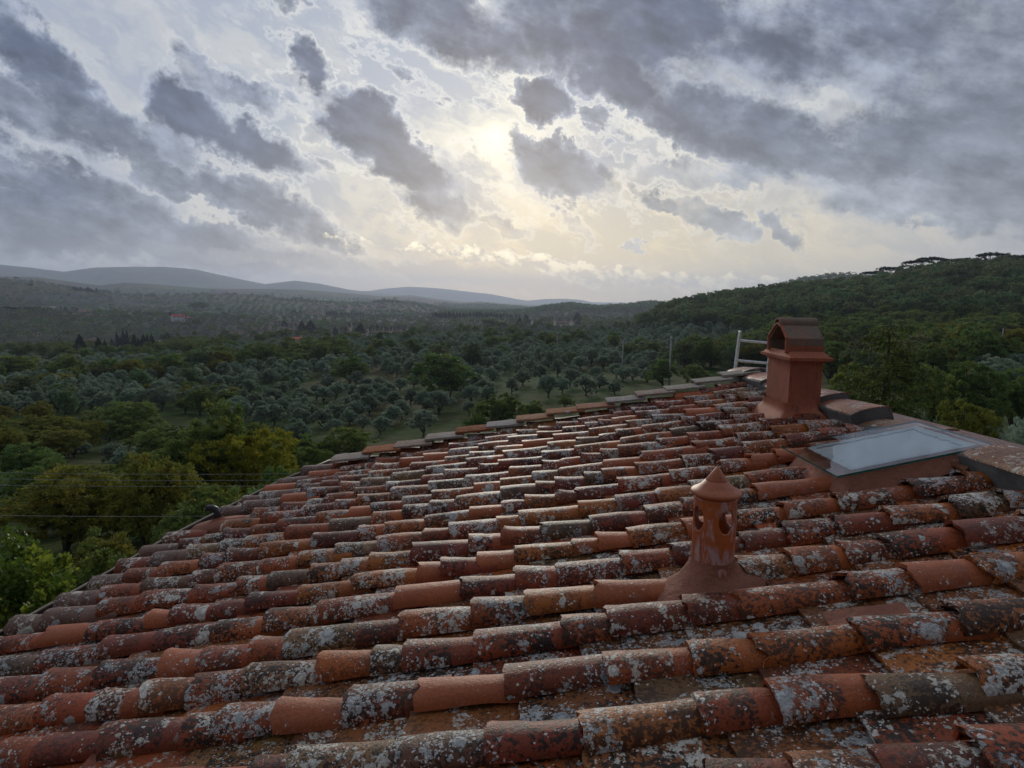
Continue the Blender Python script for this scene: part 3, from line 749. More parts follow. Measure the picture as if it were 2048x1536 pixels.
S_ = np.stack([su-.10+A_*.24, sv-.062+B_*.135, .034-.012*A_+.010*np.abs(B_*2-1)**2], -1).reshape(-1, 3); S_[:, 2] += noise3(S_, 18, 4)*.003; S_[:9, 0] += noise3(S_[:9], 30, 6)*.01
P_ = RW(S_[:, 0], S_[:, 1], S_[:, 2]); Q_ = RW(S_[:, 0], S_[:, 1], S_[:, 2]-.018)
ms_.add(np.vstack([P_, Q_]), [(i*9+j, (i+1)*9+j, (i+1)*9+j+1, i*9+j+1) for i in range(8) for j in range(8)]+[(j+1, 81+j+1, 81+j, j) for j in range(8)]+[(i*9, 81+i*9, 81+i*9+9, i*9+9) for i in range(8)])
ms_.build('smooth_patch_tile', M_MORT, roof, True, 50)
# ================================================================== black bent pipe on the left
pb = RW(PU, PV, .10); pp = MB()
zt = 1.0
def pz(px, py): d = ray(px, py); tt = (pb @ FW)/(d @ FW); return d*tt
q0, q1, q2, q3 = pz(437, 1050), pz(434, 1026), pz(426, 1016), pz(414, 1016)
c_ = [q0-(0, 0, .06), q0, q1, (q1+q2)/2+np.array([.006, 0, .008]), q2, q3]
pp.tube(c_, [.021, .021, .021, .0215, .021, .0215], 14)
pipe = pp.build('black_vent_pipe', M_PIPE, house, True, 60)
pc = MB(); pc.tube([q0+(q1-q0)*.05, q0+(q1-q0)*.22], [.0255, .0255], 14); pc.build('collar', M_PIPE, pipe, True, 50)
pm = MB(); V = []
for rr, z in ((.024, .022), (.028, .010), (.05, .0), (.11, -.008), (.135, -.03), (.145, -.09)):
    for k in range(24):
        a = 2*pi*k/24; V.append(RW(PU+.05+rr*cos(a)*1.55*(1+.06*sin(3*a)), PV-.02+rr*sin(a)*.8, .075+z))
V = np.array(V); V += noise3(V, 24, 3)[:, None]*.003
pm.add(V, [(i*24+(k+1) % 24, i*24+k, (i+1)*24+k, (i+1)*24+(k+1) % 24) for i in range(5) for k in range(24)])
pm.build('mortar_patch', M_MORT, pipe, True)
# ================================================================== skylight: loose glass sheet on a rendered curb
GZc = [.16, .155, .10, .10]
cor = [RW(*uv_of(1563, 893, .130), .130), RW(*uv_of(1674, 952, .122), .122), RW(*uv_of(1990, 888.5, .088), .088)]
cor = np.array(cor); c4 = cor[0]+cor[2]-cor[1]
print('4th glass corner', proj(c4), 'sizes', np.linalg.norm(cor[0]-cor[1]), np.linalg.norm(cor[2]-cor[1]))
gu = (cor[2]-cor[1]); gv = (cor[0]-cor[1]); gn = np.cross(gu, gv); gn /= np.linalg.norm(gn)
if gn[2] < 0: gn = -gn
def GP(a, b_, h=0): return cor[1]+gu*a+gv*b_+gn*h
skl = MB()
cu = [GP(.13, .10, -.018), GP(.99, .10, -.018), GP(.99, .92, -.018), GP(.13, .92, -.018)]
def grid_quad(mbx, A, B, C_, D_, n=10, jit=.003, seed=1):
    s_, t_ = np.meshgrid(np.linspace(0, 1, n), np.linspace(0, 1, n), indexing='ij')
    P = (1-s_)[..., None]*((1-t_)[..., None]*A+t_[..., None]*D_)+s_[..., None]*((1-t_)[..., None]*B+t_[..., None]*C_)
    P = P.reshape(-1, 3); P += noise3(P, 20, seed)[:, None]*jit
    mbx.add(P, [(i*n+j, (i+1)*n+j, (i+1)*n+j+1, i*n+j+1) for i in range(n-1) for j in range(n-1)])
ft = []
for (a, b_) in ((.02, -.04), (1.05, -.04), (1.05, 1.0), (.02, 1.0)):
    p = GP(a, b_); ft.append(RW(p @ D1, p @ D2, .015))
for i in range(4):
    j = (i+1) % 4; grid_quad(skl, ft[i], ft[j], cu[j], cu[i], 12, .006, i)
inn = [GP(.17, .15, -.018), GP(.96, .15, -.018), GP(.96, .87, -.018), GP(.17, .87, -.018)]
for i in range(4):
    j = (i+1) % 4; grid_quad(skl, cu[i], cu[j], inn[j], inn[i], 4, .001, i)
    lo = -gn*.25
    grid_quad(skl, inn[i], inn[j], inn[j]+lo, inn[i]+lo, 3, 0, i)
sky_o = skl.build('skylight', M_MORT, house, True, 40)
mfr, t, b = new_mat('frosted_inner_panel'); P = t.new('ShaderNodeTexCoord').outputs['Object']
t.put(b.inputs['Base Color'], t.mix(t.noise(P, 12, 4), (.86, .88, .89), (.93, .94, .95))); b.inputs['Roughness'].default_value = .5
ip = MB(); ip.add([GP(.10, .06, -.010), GP(.995, .06, -.010), GP(.995, .94, -.010), GP(.10, .94, -.010)], [(0, 1, 2, 3)])
ip.add([GP(.10, .06, -.016), GP(.995, .06, -.016), GP(.995, .94, -.016), GP(.10, .94, -.016)], [(3, 2, 1, 0)])
# glass
mgl, t, b = new_mat('window_glass')
P = t.new('ShaderNodeTexCoord').outputs['Object']
gl_ = t.new('ShaderNodeBsdfGlossy'); gl_.inputs['Color'].default_value = (.92, .97, 1, 1); t.put(gl_.inputs['Roughness'], t.ss(t.noise(P, 30, 4), .4, .75, .01, .07))
tr_ = t.new('ShaderNodeBsdfTransparent'); tr_.inputs[0].default_value = (.93, .97, .97, 1)
fr_ = t.new('ShaderNodeFresnel'); fr_.inputs[0].default_value = 1.6; mx = t.new('ShaderNodeMixShader')
t.l.new(fr_.outputs[0], mx.inputs[0]); t.l.new(tr_.outputs[0], mx.inputs[1]); t.l.new(gl_.outputs[0], mx.inputs[2])
t.l.new(mx.outputs[0], [n for n in t.n if n.type == 'OUTPUT_MATERIAL'][0].inputs[0])
gfix = 1; edm = simple('green_glass_edge', (.02, .16, .13), .15)
g = MB(); th_ = .009
g.add([GP(0, 0), GP(1, 0), GP(1, 1), GP(0, 1), GP(0, 0, -th_), GP(1, 0, -th_), GP(1, 1, -th_), GP(0, 1, -th_)], [(0, 1, 2, 3) if np.cross(gu, gv) @ gn > 0 else (3, 2, 1, 0), (0, 4, 5, 1), (1, 5, 6, 2), (2, 6, 7, 3), (3, 7, 4, 0)])
go_ = g.build('glass_pane', mgl, sky_o); go_.data.materials.append(edm)
for p_ in go_.data.polygons: p_.material_index = 0 if p_.index == 0 else 1
# seal of white silicone smeared under the glass, ragged
ms, t, b = new_mat('white_sealant'); t.put(b.inputs['Base Color'], (.80, .85, .86, 1)); b.inputs['Roughness'].default_value = .5
sl_ = MB(); N = 240
def rect_pt(s, ins):
    a0, a1, b0, b1 = .14+ins, .955-ins*.9, .13+ins*1.2, .90-ins*1.2
    per = s*4; k_ = int(per) % 4; f = per-int(per)
    return ((a0+(a1-a0)*f, b0), (a1, b0+(b1-b0)*f), (a1-(a1-a0)*f, b1), (a0, b1-(b1-b0)*f))[k_]
V = []; rs = np.random.default_rng(3)
wob = np.convolve(rs.normal(size=N+8), np.ones(5)/5, 'same')[:N]
wob2 = np.convolve(rs.normal(size=N+8), np.ones(3)/3, 'same')[:N]
for i in range(N):
    s_ = i/N; wd = .075 if (s_ < .25 or s_ > .5) else .12
    a, b_ = rect_pt(s_, 0+.006*wob[i]); V.append(GP(a, b_, -.012)); a, b_ = rect_pt(s_, wd*.6+.012*wob2[i]); V.append(GP(a, b_, -.012))
sl_.add(V, [(2*i, 2*((i+1) % N), 2*((i+1) % N)+1, 2*i+1) for i in range(N)])
o = sl_.build('sealant_bead', ms, sky_o); s_ = o.modifiers.new('t', 'SOLIDIFY'); s_.thickness = .004
ip2 = MB(); ip2.add([GP(.15, .13, -.019), GP(.965, .13, -.019), GP(.965, .89, -.019), GP(.15, .89, -.019)], [(0, 1, 2, 3)]); ip2.build('inner_panel', mfr, sky_o)
# ================================================================== aluminium ladder behind the ridge
def at_depth(px, py, Y):
    d = ray(px, py); return d*(Y/d[1])
LB = MB(); Yl = 6.75
lt, rt2 = at_depth(1480, 662, Yl), at_depth(1546, 668, Yl)
lad = empty('aluminium_ladder', (float(lt[0]), float(lt[1]), -8.0), 0, 'silver aluminium ladder leaning on the gable, its top two rungs showing left of the chimney', 'ladder')
dirv = at_depth(1474, 745, Yl-.0)-lt; dirv /= np.linalg.norm(dirv); dirv = dirv + np.array([0, .16, 0]); dirv /= np.linalg.norm(dirv)
Ln = (lt[2]+8.0)/(-dirv[2])
for top in (lt, rt2):
    LB = MB(); ux = np.array([1.0, 0, 0]); uz = -dirv; uy = np.cross(uz, ux); M_ = np.array([ux, uy, uz]).T
    LB.box(top+dirv*Ln/2, (.022, .052, Ln), M_); o = LB.build('rail', M_ALU, lad); bb = o.modifiers.new('b', 'BEVEL'); bb.width = .004
k = 0; s_ = .10
while s_ < Ln-.1:
    LB = MB(); LB.tube([lt+dirv*s_, rt2+dirv*s_], .014, 8); LB.build('rung', M_ALU, lad, True, 50); s_ += .215
# ================================================================== terrain
def px_az(px, y=600): return azel(px, y)[0]
_colx = np.array([-900, -200, 0, 250, 500, 750, 1000, 1250, 1450, 1700, 2048, 2400, 3200])
_colaz = np.array([px_az(x) for x in _colx])
_r = np.array([0, 8, 16, 30, 55, 90, 170, 260, 400, 600, 900, 1300, 2500, 6000, 16000])
_Z = {  # ground height below the camera along each direction
 -900: [-7, -7.0, -7.6, -9.5, -13, -17, -22, -25, -30, -38, -38, -40, -50, -60, -60],
 -200: [-7, -7.0, -7.6, -9.7, -13, -17, -22, -26, -32, -42, -40, -40, -50, -60, -60],
 0:    [-7, -7.0, -7.6, -9.7, -13, -17, -22, -26, -33, -44, -40, -40, -50, -60, -60],
 250:  [-7, -7.0, -7.8, -10.0, -14, -17.5, -22, -26, -33, -44, -40, -40, -50, -60, -60],
 500:  [-7, -7.0, -7.8, -10.5, -15, -18, -21, -25, -30, -38, -38, -38, -50, -60, -60],
 750:  [-7, -7.0, -7.8, -10.5, -15, -18, -20.5, -23, -27, -33, -36, -38, -50, -60, -60],
 1000: [-7, -7.0, -7.8, -10.5, -14.5, -17.5, -19.5, -22, -25, -30, -33, -36, -50, -60, -60],
 1250: [-7, -7.0, -7.8, -10.0, -13.5, -15.5, -18, -20, -23, -28, -30, -33, -45, -60, -60],
 1450: [-7, -7.0, -7.6, -9.5, -12, -14, -15.5, -17, -19, -25, -30, -33, -45, -60, -60],
 1700: [-7, -7.0, -7.4, -9.0, -10.5, -11.5, -12.5, -13, -15, -22, -30, -33, -45, -60, -60],
 2048: [-7, -7.0, -7.4, -8.5, -9.5, -9.8, -10, -11, -13, -20, -30, -33, -45, -60, -60],
 2400: [-7, -7.0, -7.4, -8.5, -9.0, -9.0, -9, -10, -12, -20, -30, -33, -45, -60, -60],
 3200: [-7, -7.0, -7.4, -8.5, -9.0, -9.0, -9, -10, -12, -20, -30, -33, -45, -60, -60]}
_Zt = np.array([_Z[int(x)] for x in _colx])
def crest(pts, R):
    """skyline pixels of the photograph -> (azimuth, height at distance R)"""
    az, z = [], []
    for (x, y) in pts:
        a, e = azel(x, y); az.append(a); z.append(tan(e)*R)
    return np.array(az), np.array(z)
RIDGES = []
def ridge(pts, R, wf, wb, R2=None, jag=0.0, sc=.01): RIDGES.append((*crest(pts, R), R, wf, wb, jag, sc))
# terraced olive hill on the left
ridge([(-900, 660), (-300, 640), (-60, 626), (60, 626), (200, 629), (380, 634), (480, 638), (560, 648), (640, 662), (720, 690)], 880, 300, 260)
# hill with scattered villas behind it
ridge([(-900, 600), (-200, 568), (0, 562), (60, 565), (130, 575), (200, 585), (260, 592), (340, 593), (420, 588), (480, 590), (560, 599), (640, 604), (690, 607), (740, 608), (780, 601), (850, 614), (920, 628), (1000, 640), (1080, 655)], 2000, 800, 900, jag=2)
# low wooded rise in the middle with the cypress avenue
ridge([(560, 662), (640, 645), (720, 638), (830, 636), (900, 633), (1000, 636), (1080, 646), (1160, 660), (1240, 670)], 1150, 330, 300)
# dark wooded hill right of the middle
ridge([(900, 650), (980, 632), (1050, 626), (1100, 617), (1140, 613), (1200, 619), (1250, 616), (1300, 611), (1350, 612), (1420, 612), (1500, 590), (1600, 562), (1680, 553), (1760, 560), (1900, 600)], 1500, 450, 400, jag=3)
# pale ridges farther off
ridge([(-900, 560), (-100, 556), (0, 553), (70, 555), (150, 565), (200, 571), (250, 566), (330, 570), (400, 576), (470, 578), (600, 579), (700, 586), (760, 592), (830, 594), (880, 600), (920, 606), (960, 603), (1000, 607), (1050, 613), (1150, 620)], 3600, 1100, 1300, jag=5)
ridge([(700, 600), (780, 592), (820, 590), (880, 598), (940, 604), (1000, 606), (1060, 611), (1160, 612), (1260, 616)], 5200, 1200, 1300, jag=5)
ridge([(-900, 520), (-300, 525), (-60, 527), (0, 528), (60, 534), (128, 543), (190, 535), (260, 533), (330, 533), (390, 538), (440, 549), (490, 560), (530, 568), (590, 561), (640, 567), (700, 579), (740, 583), (800, 590), (900, 606), (1000, 615)], 7200, 1700, 2000, jag=14, sc=.003)
ridge([(600, 600), (700, 583), (740, 581), (780, 576), (820, 573), (870, 576), (920, 581), (980, 588), (1030, 597), (1055, 601), (1090, 598), (1130, 597), (1165, 600), (1195, 608), (1300, 616)], 9800, 1800, 2000, jag=12, sc=.003)
# the near wooded hill on the right: ground skyline (the trees stand on it)
ridge([(1180, 690), (1250, 665), (1300, 640), (1340, 624), (1400, 612), (1500, 598), (1600, 590), (1700, 582), (1740, 580), (1800, 567), (1850, 557), (1930, 550), (2048, 546), (2300, 530), (2800, 515)], 480, 250, 300, jag=3, sc=.02)
def ground(az, r):
    az = np.asarray(az, float); r = np.asarray(r, float)
    sh = np.broadcast(az, r).shape; az = np.broadcast_to(az, sh).ravel(); rr = np.broadcast_to(r, sh).ravel()
    azc = np.clip(az, _colaz[0], _colaz[-1])
    ci = np.clip(np.searchsorted(_colaz, azc)-1, 0, len(_colaz)-2); f = (azc-_colaz[ci])/(_colaz[ci+1]-_colaz[ci]); f = f*f*(3-2*f)
    ri = np.clip(np.searchsorted(_r, rr)-1, 0, len(_r)-2); g = np.clip((rr-_r[ri])/(_r[ri+1]-_r[ri]), 0, 1)
    z = (_Zt[ci, ri]*(1-g)+_Zt[ci, ri+1]*g)*(1-f) + (_Zt[ci+1, ri]*(1-g)+_Zt[ci+1, ri+1]*g)*f
    x, y = rr*np.sin(az), rr*np.cos(az)
    for (ra, rz, R, wf, wb, jag, sc) in RIDGES:
        cz = np.interp(az, ra, rz)
        edge = np.clip((az-(ra[0]-.25))/.25, 0, 1)*np.clip((ra[-1]+.25-az)/.25, 0, 1)
        Rn = R + (noise3(np.stack([x, y, x*0], -1), 1.0/R*3.5, int(R)) * R*.05)
        t_ = np.where(rr < Rn, (Rn-rr)/wf, (rr-Rn)/wb); t_ = np.clip(t_, 0, 1)
        p = 1 - t_*t_*(3-2*t_)
        if jag: cz = cz + noise3(np.stack([x, y, x*0], -1), sc, int(R)+1)*jag*.35
        h = z + (cz - z)*p*edge
        z = np.maximum(z, np.where(edge > 0, h, z))
    z = z + noise3(np.stack([x, y, x*0], -1), .045, 2)*.35*np.clip(rr/60, 0, 1)*np.clip(1-(rr-300)/400, .2, 1)
    return z.reshape(sh)
def gz(x, y): return float(ground(atan2(x, y), math.hypot(x, y)))
_rad = np.concatenate([[0.01, 4, 8], np.geomspace(12, 16000, 300)])
def hit(px, py, rmin=10):
    """where the line of sight through a pixel first meets the ground"""
    a, e = azel(px, py); rr = _rad[_rad >= rmin]
    g = ground(a, rr); l = tan(e)*rr; k = np.where(l <= g)[0]
    if not len(k): return None
    k = k[0]
    if k == 0: R = rr[0]
    else:
        d0, d1 = l[k-1]-g[k-1], l[k]-g[k]; R = rr[k-1]+(rr[k]-rr[k-1])*d0/(d0-d1)
    return np.array([R*sin(a), R*cos(a), float(ground(a, R))])
azs = np.unique(np.concatenate([np.linspace(-pi, -.85, 26), np.linspace(-.85, .95, 620), np.linspace(.95, pi, 26)]))
A, Rr = np.meshgrid(azs, _rad, indexing='ij'); Zg = ground(A, Rr)
V = np.stack([Rr*np.sin(A), Rr*np.cos(A), Zg], -1).reshape(-1, 3)
i_, j_ = np.meshgrid(np.arange(len(azs)-1), np.arange(len(_rad)-1), indexing='ij'); q = i_*len(_rad)+j_
Fg = np.stack([q, q+len(_rad), q+len(_rad)+1, q+1], -1).reshape(-1, 4)
mg, t, b = new_mat('meadow_and_hillside')
P = t.new('ShaderNodeTexCoord').outputs['Object']
sx, sy, sz = t.sep(P); dist = t.v('LENGTH', P, out=1)
n1 = t.noise(P, .035, 5, .6); n2 = t.noise(P, .5, 4, .6); n3 = t.noise(P, 5, 4, .6); n4 = t.noise(P, .008, 5, .65)
grass = t.mix(t.ss(n1, .40, .62), (.045, .080, .018), (.085, .085, .032))
grass = t.v('SCALE', grass, t.ss(n2, .3, .7, .65, 1.3, 'LINEAR')); grass = t.v('SCALE', grass, t.ss(n3, .3, .7, .75, 1.2, 'LINEAR'))
far = t.mix(t.ss(n4, .38, .60), (.055, .075, .045), (.125, .135, .085))
fl_ = t.voro(t.v('MULTIPLY', P, (1, .5, 1)), .006, 'Color')
far = t.v('SCALE', far, .8)
far = t.mix(.30, far, t.v('MULTIPLY', fl_, (.16, .17, .11)))
terr = t.m('SINE', t.m('ADD', t.m('MULTIPLY', sz, 1.6), t.m('MULTIPLY', n1, 10)))
far = t.v('SCALE', far, t.ss(terr, -.2, .9, .92, 1.06))
far = t.v('SCALE', far, t.ss(t.noise(P, .06, 4, .7), .35, .65, .6, 1.35, 'LINEAR'))
t.put(b.inputs['Base Color'], t.mix(t.ss(dist, 200, 500), grass, far)); b.inputs['Roughness'].default_value = .95; b.inputs['Specular IOR Level'].default_value = .1
bump(t, b, t.m('ADD', n3, t.m('MULTIPLY', n2, 2)), .25, .6)
terrain = mesh_obj('terrain', V, Fg, mg, None, True); tag(terrain, 'grassy slopes, olive terraces and receding hills', kind='structure')
# ================================================================== foliage
def leaf_mat(name, c1, c2, c3=None, trans=.25, rough=.6, amt=.35):
    m, t, b = new_mat(name)
    a = t.new('ShaderNodeAttribute', attribute_name='tint'); s = t.sep(a.outputs['Vector'])
    oi = t.new('ShaderNodeObjectInfo')
    col = t.mix(s[0], c1, c2)
    if c3: col = t.mix(t.ss(s[1], .62, .8), col, c3)
    col = t.v('SCALE', col, t.m('ADD', 1-amt*.5, t.m('MULTIPLY', oi.outputs['Random'], amt)))
    hs = t.new('ShaderNodeHueSaturation'); t.put(hs.inputs['Hue'], t.m('ADD', .5, t.m('MULTIPLY', t.m('SUBTRACT', t.m('FRACT', t.m('MULTIPLY', oi.outputs['Random'], 7.7)), .5), .045*amt/.35))); t.put(hs.inputs['Color'], col)
    col = hs.outputs[0]
    t.put(b.inputs['Base Color'], col); b.inputs['Roughness'].default_value = rough; b.inputs['Specular IOR Level'].default_value = .25
    tr = t.new('ShaderNodeBsdfTranslucent'); t.put(tr.inputs[0], col); mx = t.new('ShaderNodeMixShader'); mx.inputs[0].default_value = trans
    t.l.new(b.outputs[0], mx.inputs[1]); t.l.new(tr.outputs[0], mx.inputs[2])
    o = [n for n in t.n if n.type == 'OUTPUT_MATERIAL'][0]; t.l.new(mx.outputs[0], o.inputs[0])
    return m
ML = {'olive_far': leaf_mat('distant_olive_leaves', (.08, .11, .08), (.20, .245, .18), None, .3, .6),
      'olive': leaf_mat('olive_leaves', (.135, .19, .13), (.35, .44, .32), None, .38, .5),
      'oak': leaf_mat('oak_leaves', (.075, .125, .032), (.19, .27, .068), (.23, .25, .05), .45),
      'autumn': leaf_mat('autumn_leaves', (.115, .140, .026), (.28, .275, .04), (.29, .235, .034), .42, .6, .18),
      'yellow': leaf_mat('yellow_leaves', (.18, .20, .024), (.44, .40, .035), (.32, .36, .03), .45, .6, .08),
      'green': leaf_mat('bright_leaves', (.080, .130, .028), (.18, .25, .05), (.22, .25, .05), .45),
      'wood': leaf_mat('woodland_leaves', (.085, .135, .060), (.19, .26, .11), (.21, .22, .09), .4, .7, .7),
      'cypress': leaf_mat('cypress_leaves', (.014, .024, .014), (.035, .052, .028), None, .05, .8),
      'needle': leaf_mat('spruce_needles', (.06, .095, .02), (.15, .205, .045), None, .4),
      'rust': leaf_mat('rusty_leaves', (.18, .12, .04), (.36, .25, .09), None, .4),
      'vine': leaf_mat('vine_leaves', (.060, .125, .018), (.14, .25, .028), (.27, .36, .045), .5, .45)}
M_BARK = simple('bark', (.055, .043, .032), .95); M_BARK2 = simple('olive_bark', (.075, .068, .058), .95)
def leaves(centers, radii, per, size, seed, aspect=2.2, up=.3, out=.6, squash=.75, jitter=.45, shade=None):
    """leaf clumps: rhombic leaves scattered through every clump, pointing outward"""
    r = np.random.default_rng(seed); n = len(centers)*per
    c = np.repeat(centers, per, 0); rad = np.repeat(radii, per)
    d = r.normal(size=(n, 3)); d /= np.linalg.norm(d, axis=1)[:, None]
    q = (r.random(n)**.45)*rad
    p = c + d*q[:, None]*np.array([1, 1, squash])
    cen = centers.mean(0); o = p-cen; o /= np.linalg.norm(o, axis=1)[:, None]+1e-9
    ax = d*.5 + o*out + np.array([0, 0, up]) + r.normal(size=(n, 3))*jitter; ax /= np.linalg.norm(ax, axis=1)[:, None]
    s = np.cross(ax, r.normal(size=(n, 3))); s /= np.linalg.norm(s, axis=1)[:, None]
    L = size*r.uniform(.6, 1.3, n)[:, None]; Wd = L/aspect
    V = np.stack([p-ax*L*.5, p+s*Wd*.5, p+ax*L*.5, p-s*Wd*.5], 1).reshape(-1, 3)
    Fc = np.arange(4*n).reshape(n, 4)
    cl = np.repeat(r.random(len(centers)), per); v = np.clip(.45*cl+.55*r.random(n), 0, 1); w = np.clip(.6*np.repeat(r.random(len(centers)), per)+.4*r.random(n), 0, 1)
    tint = np.repeat(np.stack([v, w, r.random(n)], -1), 4, 0)
    return V, Fc, tint
def crown_centers(seed, n, lobes=6, H0=.28, kind='round'):
    """clump centres of a unit tree (height 1, crown radius about .5)"""
    r = np.random.default_rng(seed); C = []; R = []
    lb = []
    for k in range(lobes):
        a = 2*pi*k/lobes + r.uniform(-.4, .4); rr = r.uniform(.12, .27); lb.append((rr*cos(a), rr*sin(a), r.uniform(H0+.15, .74), r.uniform(.17, .26)))
    lb.append((r.uniform(-.06, .06), r.uniform(-.06, .06), .74, .22)); lb.append((0, 0, .5, .26))
    while len(C) < n:
        x, y, z, s = lb[r.integers(len(lb))]
        d = r.normal(size=3); d /= np.linalg.norm(d)
        if d[2] < -.5: continue
        p = np.array([x, y, z])+d*s*r.uniform(.72, 1.02)*np.array([1, 1, .95])
        if p[2] < H0 or p[2] > .97: continue
        C.append(p); R.append(r.uniform(.035, .075))
    return np.array(C), np.array(R)
def trunk_mb(seed, C, H0=.28, rad=.035, lean=.04, forks=7, to=.8):
    r = np.random.default_rng(seed); mbx = MB()
    f0 = np.array([r.uniform(-lean, lean), r.uniform(-lean, lean), H0*.75])
    mbx.tube([(0, 0, -.06), (f0[0]*.3, f0[1]*.3, H0*.3), f0], [rad*1.5, rad*1.05, rad*.9], 7)
    idx = r.choice(len(C), min(forks, len(C)), replace=False)
    for i in idx:
        e_ = C[i]*np.array([to, to, 1]); m_ = (f0+e_)/2+r.normal(0, .02, 3)+np.array([0, 0, -.02])
        mbx.tube([f0*.96, m_, e_], [rad*.6, rad*.36, rad*.12], 5)
    return mbx
KIND = {}
def make_kind(key, mat, bark, n, per, size, seed, trunk=True, H0=.25, lobes=6, aspect=2.2, up=.3, rmul=1.0, **kw):
    C, R = crown_centers(seed, n, lobes, H0)
    V, Fc, tint = leaves(C, R*rmul, per, size, seed+1, aspect, up, **kw)
    o = mesh_obj('crown', V, Fc, mat, None, False, {'tint': tint}); cm = o.data; bpy.data.objects.remove(o)
    tm = None
    if trunk:
        o = trunk_mb(seed+2, C, H0+.05, .03).build('trunk', bark, None, True); tm = o.data; bpy.data.objects.remove(o)
    KIND.setdefault(key, []).append((cm, tm))
for s in range(5): make_kind('olive', ML['olive'], M_BARK2, 150, 46, .062, 100+s*10, aspect=2.7, up=.8, H0=.13, lobes=6+s % 3, rmul=1.15)
for s in range(4): make_kind('oak', ML['oak'], M_BARK, 200, 44, .046, 200+s*10, H0=.12, lobes=8, up=.1, rmul=1.05)
for s in range(2): make_kind('oak_near', ML['oak'], M_BARK, 340, 70, .030, 300+s*10, H0=.12, lobes=10, up=.0, rmul=.85)
for s in range(3): make_kind('autumn', ML['autumn'], M_BARK, 320, 66, .030, 330+s*10, H0=.10, lobes=9, up=.0, rmul=.85)
make_kind('yellow', ML['yellow'], M_BARK, 320, 70, .030, 360, H0=.10, lobes=8, up=.2, rmul=.85)
for s in range(2): make_kind('green', ML['green'], M_BARK, 260, 60, .034, 380+s*10, H0=.08, lobes=8, up=.2, rmul=.9)
make_kind('rust', ML['rust'], M_BARK, 120, 36, .036, 410, H0=.12, lobes=6)
for s in range(3): make_kind('wood', ML['wood'], M_BARK, 90, 18, .085, 420+s*10, H0=.10, lobes=7, rmul=1.2)
for s in range(2): make_kind('far_olive', ML['olive_far'], M_BARK2, 26, 8, .14, 460+s*10, False, H0=.08, lobes=5, up=.5, rmul=1.4)
for s in range(2): make_kind('far_wood', ML['wood'], M_BARK, 36, 10, .10, 480+s*10, False, H0=.05, lobes=6, rmul=1.4)
def spindle(key, mat, seed, n, per, size, prof, trunk=True):
    """narrow crowns: cypress and conifers; prof = list of (height, radius)"""
    r = np.random.default_rng(seed); hs = np.array([p[0] for p in prof]); rs = np.array([p[1] for p in prof]); C = []; R = []
    for k in range(n):
        z = hs[0]+(hs[-1]-hs[0])*r.random()**1.15; rad = np.interp(z, hs, rs); a = r.uniform(0, 2*pi); q = rad*r.uniform(.6, 1.0)
        C.append((q*cos(a), q*sin(a), z)); R.append(max(.02, rad*.42))
    V, Fc, tint = leaves(np.array(C), np.array(R), per, size, seed+1, 2.4, .9, out=.2, squash=1.5)
    o = mesh_obj('crown', V, Fc, mat, None, False, {'tint': tint}); cm = o.data; bpy.data.objects.remove(o); tm = None
    if trunk:
        m_ = MB(); m_.tube([(0, 0, -.05), (0, 0, .3), (0, 0, .8)], [.022, .016, .006], 6); o = m_.build('trunk', M_BARK, None, True); tm = o.data; bpy.data.objects.remove(o)
    KIND.setdefault(key, []).append((cm, tm))
CYP = [(.04, .30), (.15, .44), (.35, .5), (.6, .42), (.8, .26), (.93, .11), (1.0, .02)]
for s in range(2): spindle('cypress', ML['cypress'], 500+s*10, 150, 16, .06, CYP)
CON = [(.05, .46), (.15, .5), (.4, .40), (.65, .25), (.85, .12), (1.0, .02)]
for s in range(2): spindle('conifer', ML['cypress'], 530+s*10, 170, 18, .07, CON)
def pine_kind():
    r = np.random.default_rng(77); C = []; R = []
    for k in range(70):
        a = r.uniform(0, 2*pi); q = .48*sqrt(r.random()); C.append((q*cos(a), q*sin(a), .80+.13*sqrt(max(0, 1-(q/.5)**2))*r.uniform(.3, 1))); R.append(.08)
    C = np.array(C); V, Fc, tint = leaves(C, np.array(R), 16, .07, 78, 2.0, .8, squash=.6)
    o = mesh_obj('crown', V, Fc, ML['cypress'], None, False, {'tint': tint}); cm = o.data; bpy.data.objects.remove(o)
    o = trunk_mb(79, C, .72, .025, .03, 9).build('trunk', M_BARK, None, True); tm = o.data; bpy.data.objects.remove(o)
    KIND.setdefault('pine', []).append((cm, tm))
pine_kind()
CAT = {'olive': ('olive_tree', 'olive tree'), 'oak': ('oak_tree', 'tree'), 'oak_near': ('oak_tree', 'tree'), 'autumn': ('autumn_tree', 'tree'), 'yellow': ('yellow_leaved_tree', 'tree'),
       'green': ('leafy_shrub', 'shrub'), 'rust': ('rusty_tree', 'tree'), 'wood': ('woodland_tree', 'tree'), 'cypress': ('cypress_tree', 'cypress'), 'conifer': ('conifer_tree', 'conifer'), 'pine': ('umbrella_pine', 'pine')}
TREES = []
_tc = 0
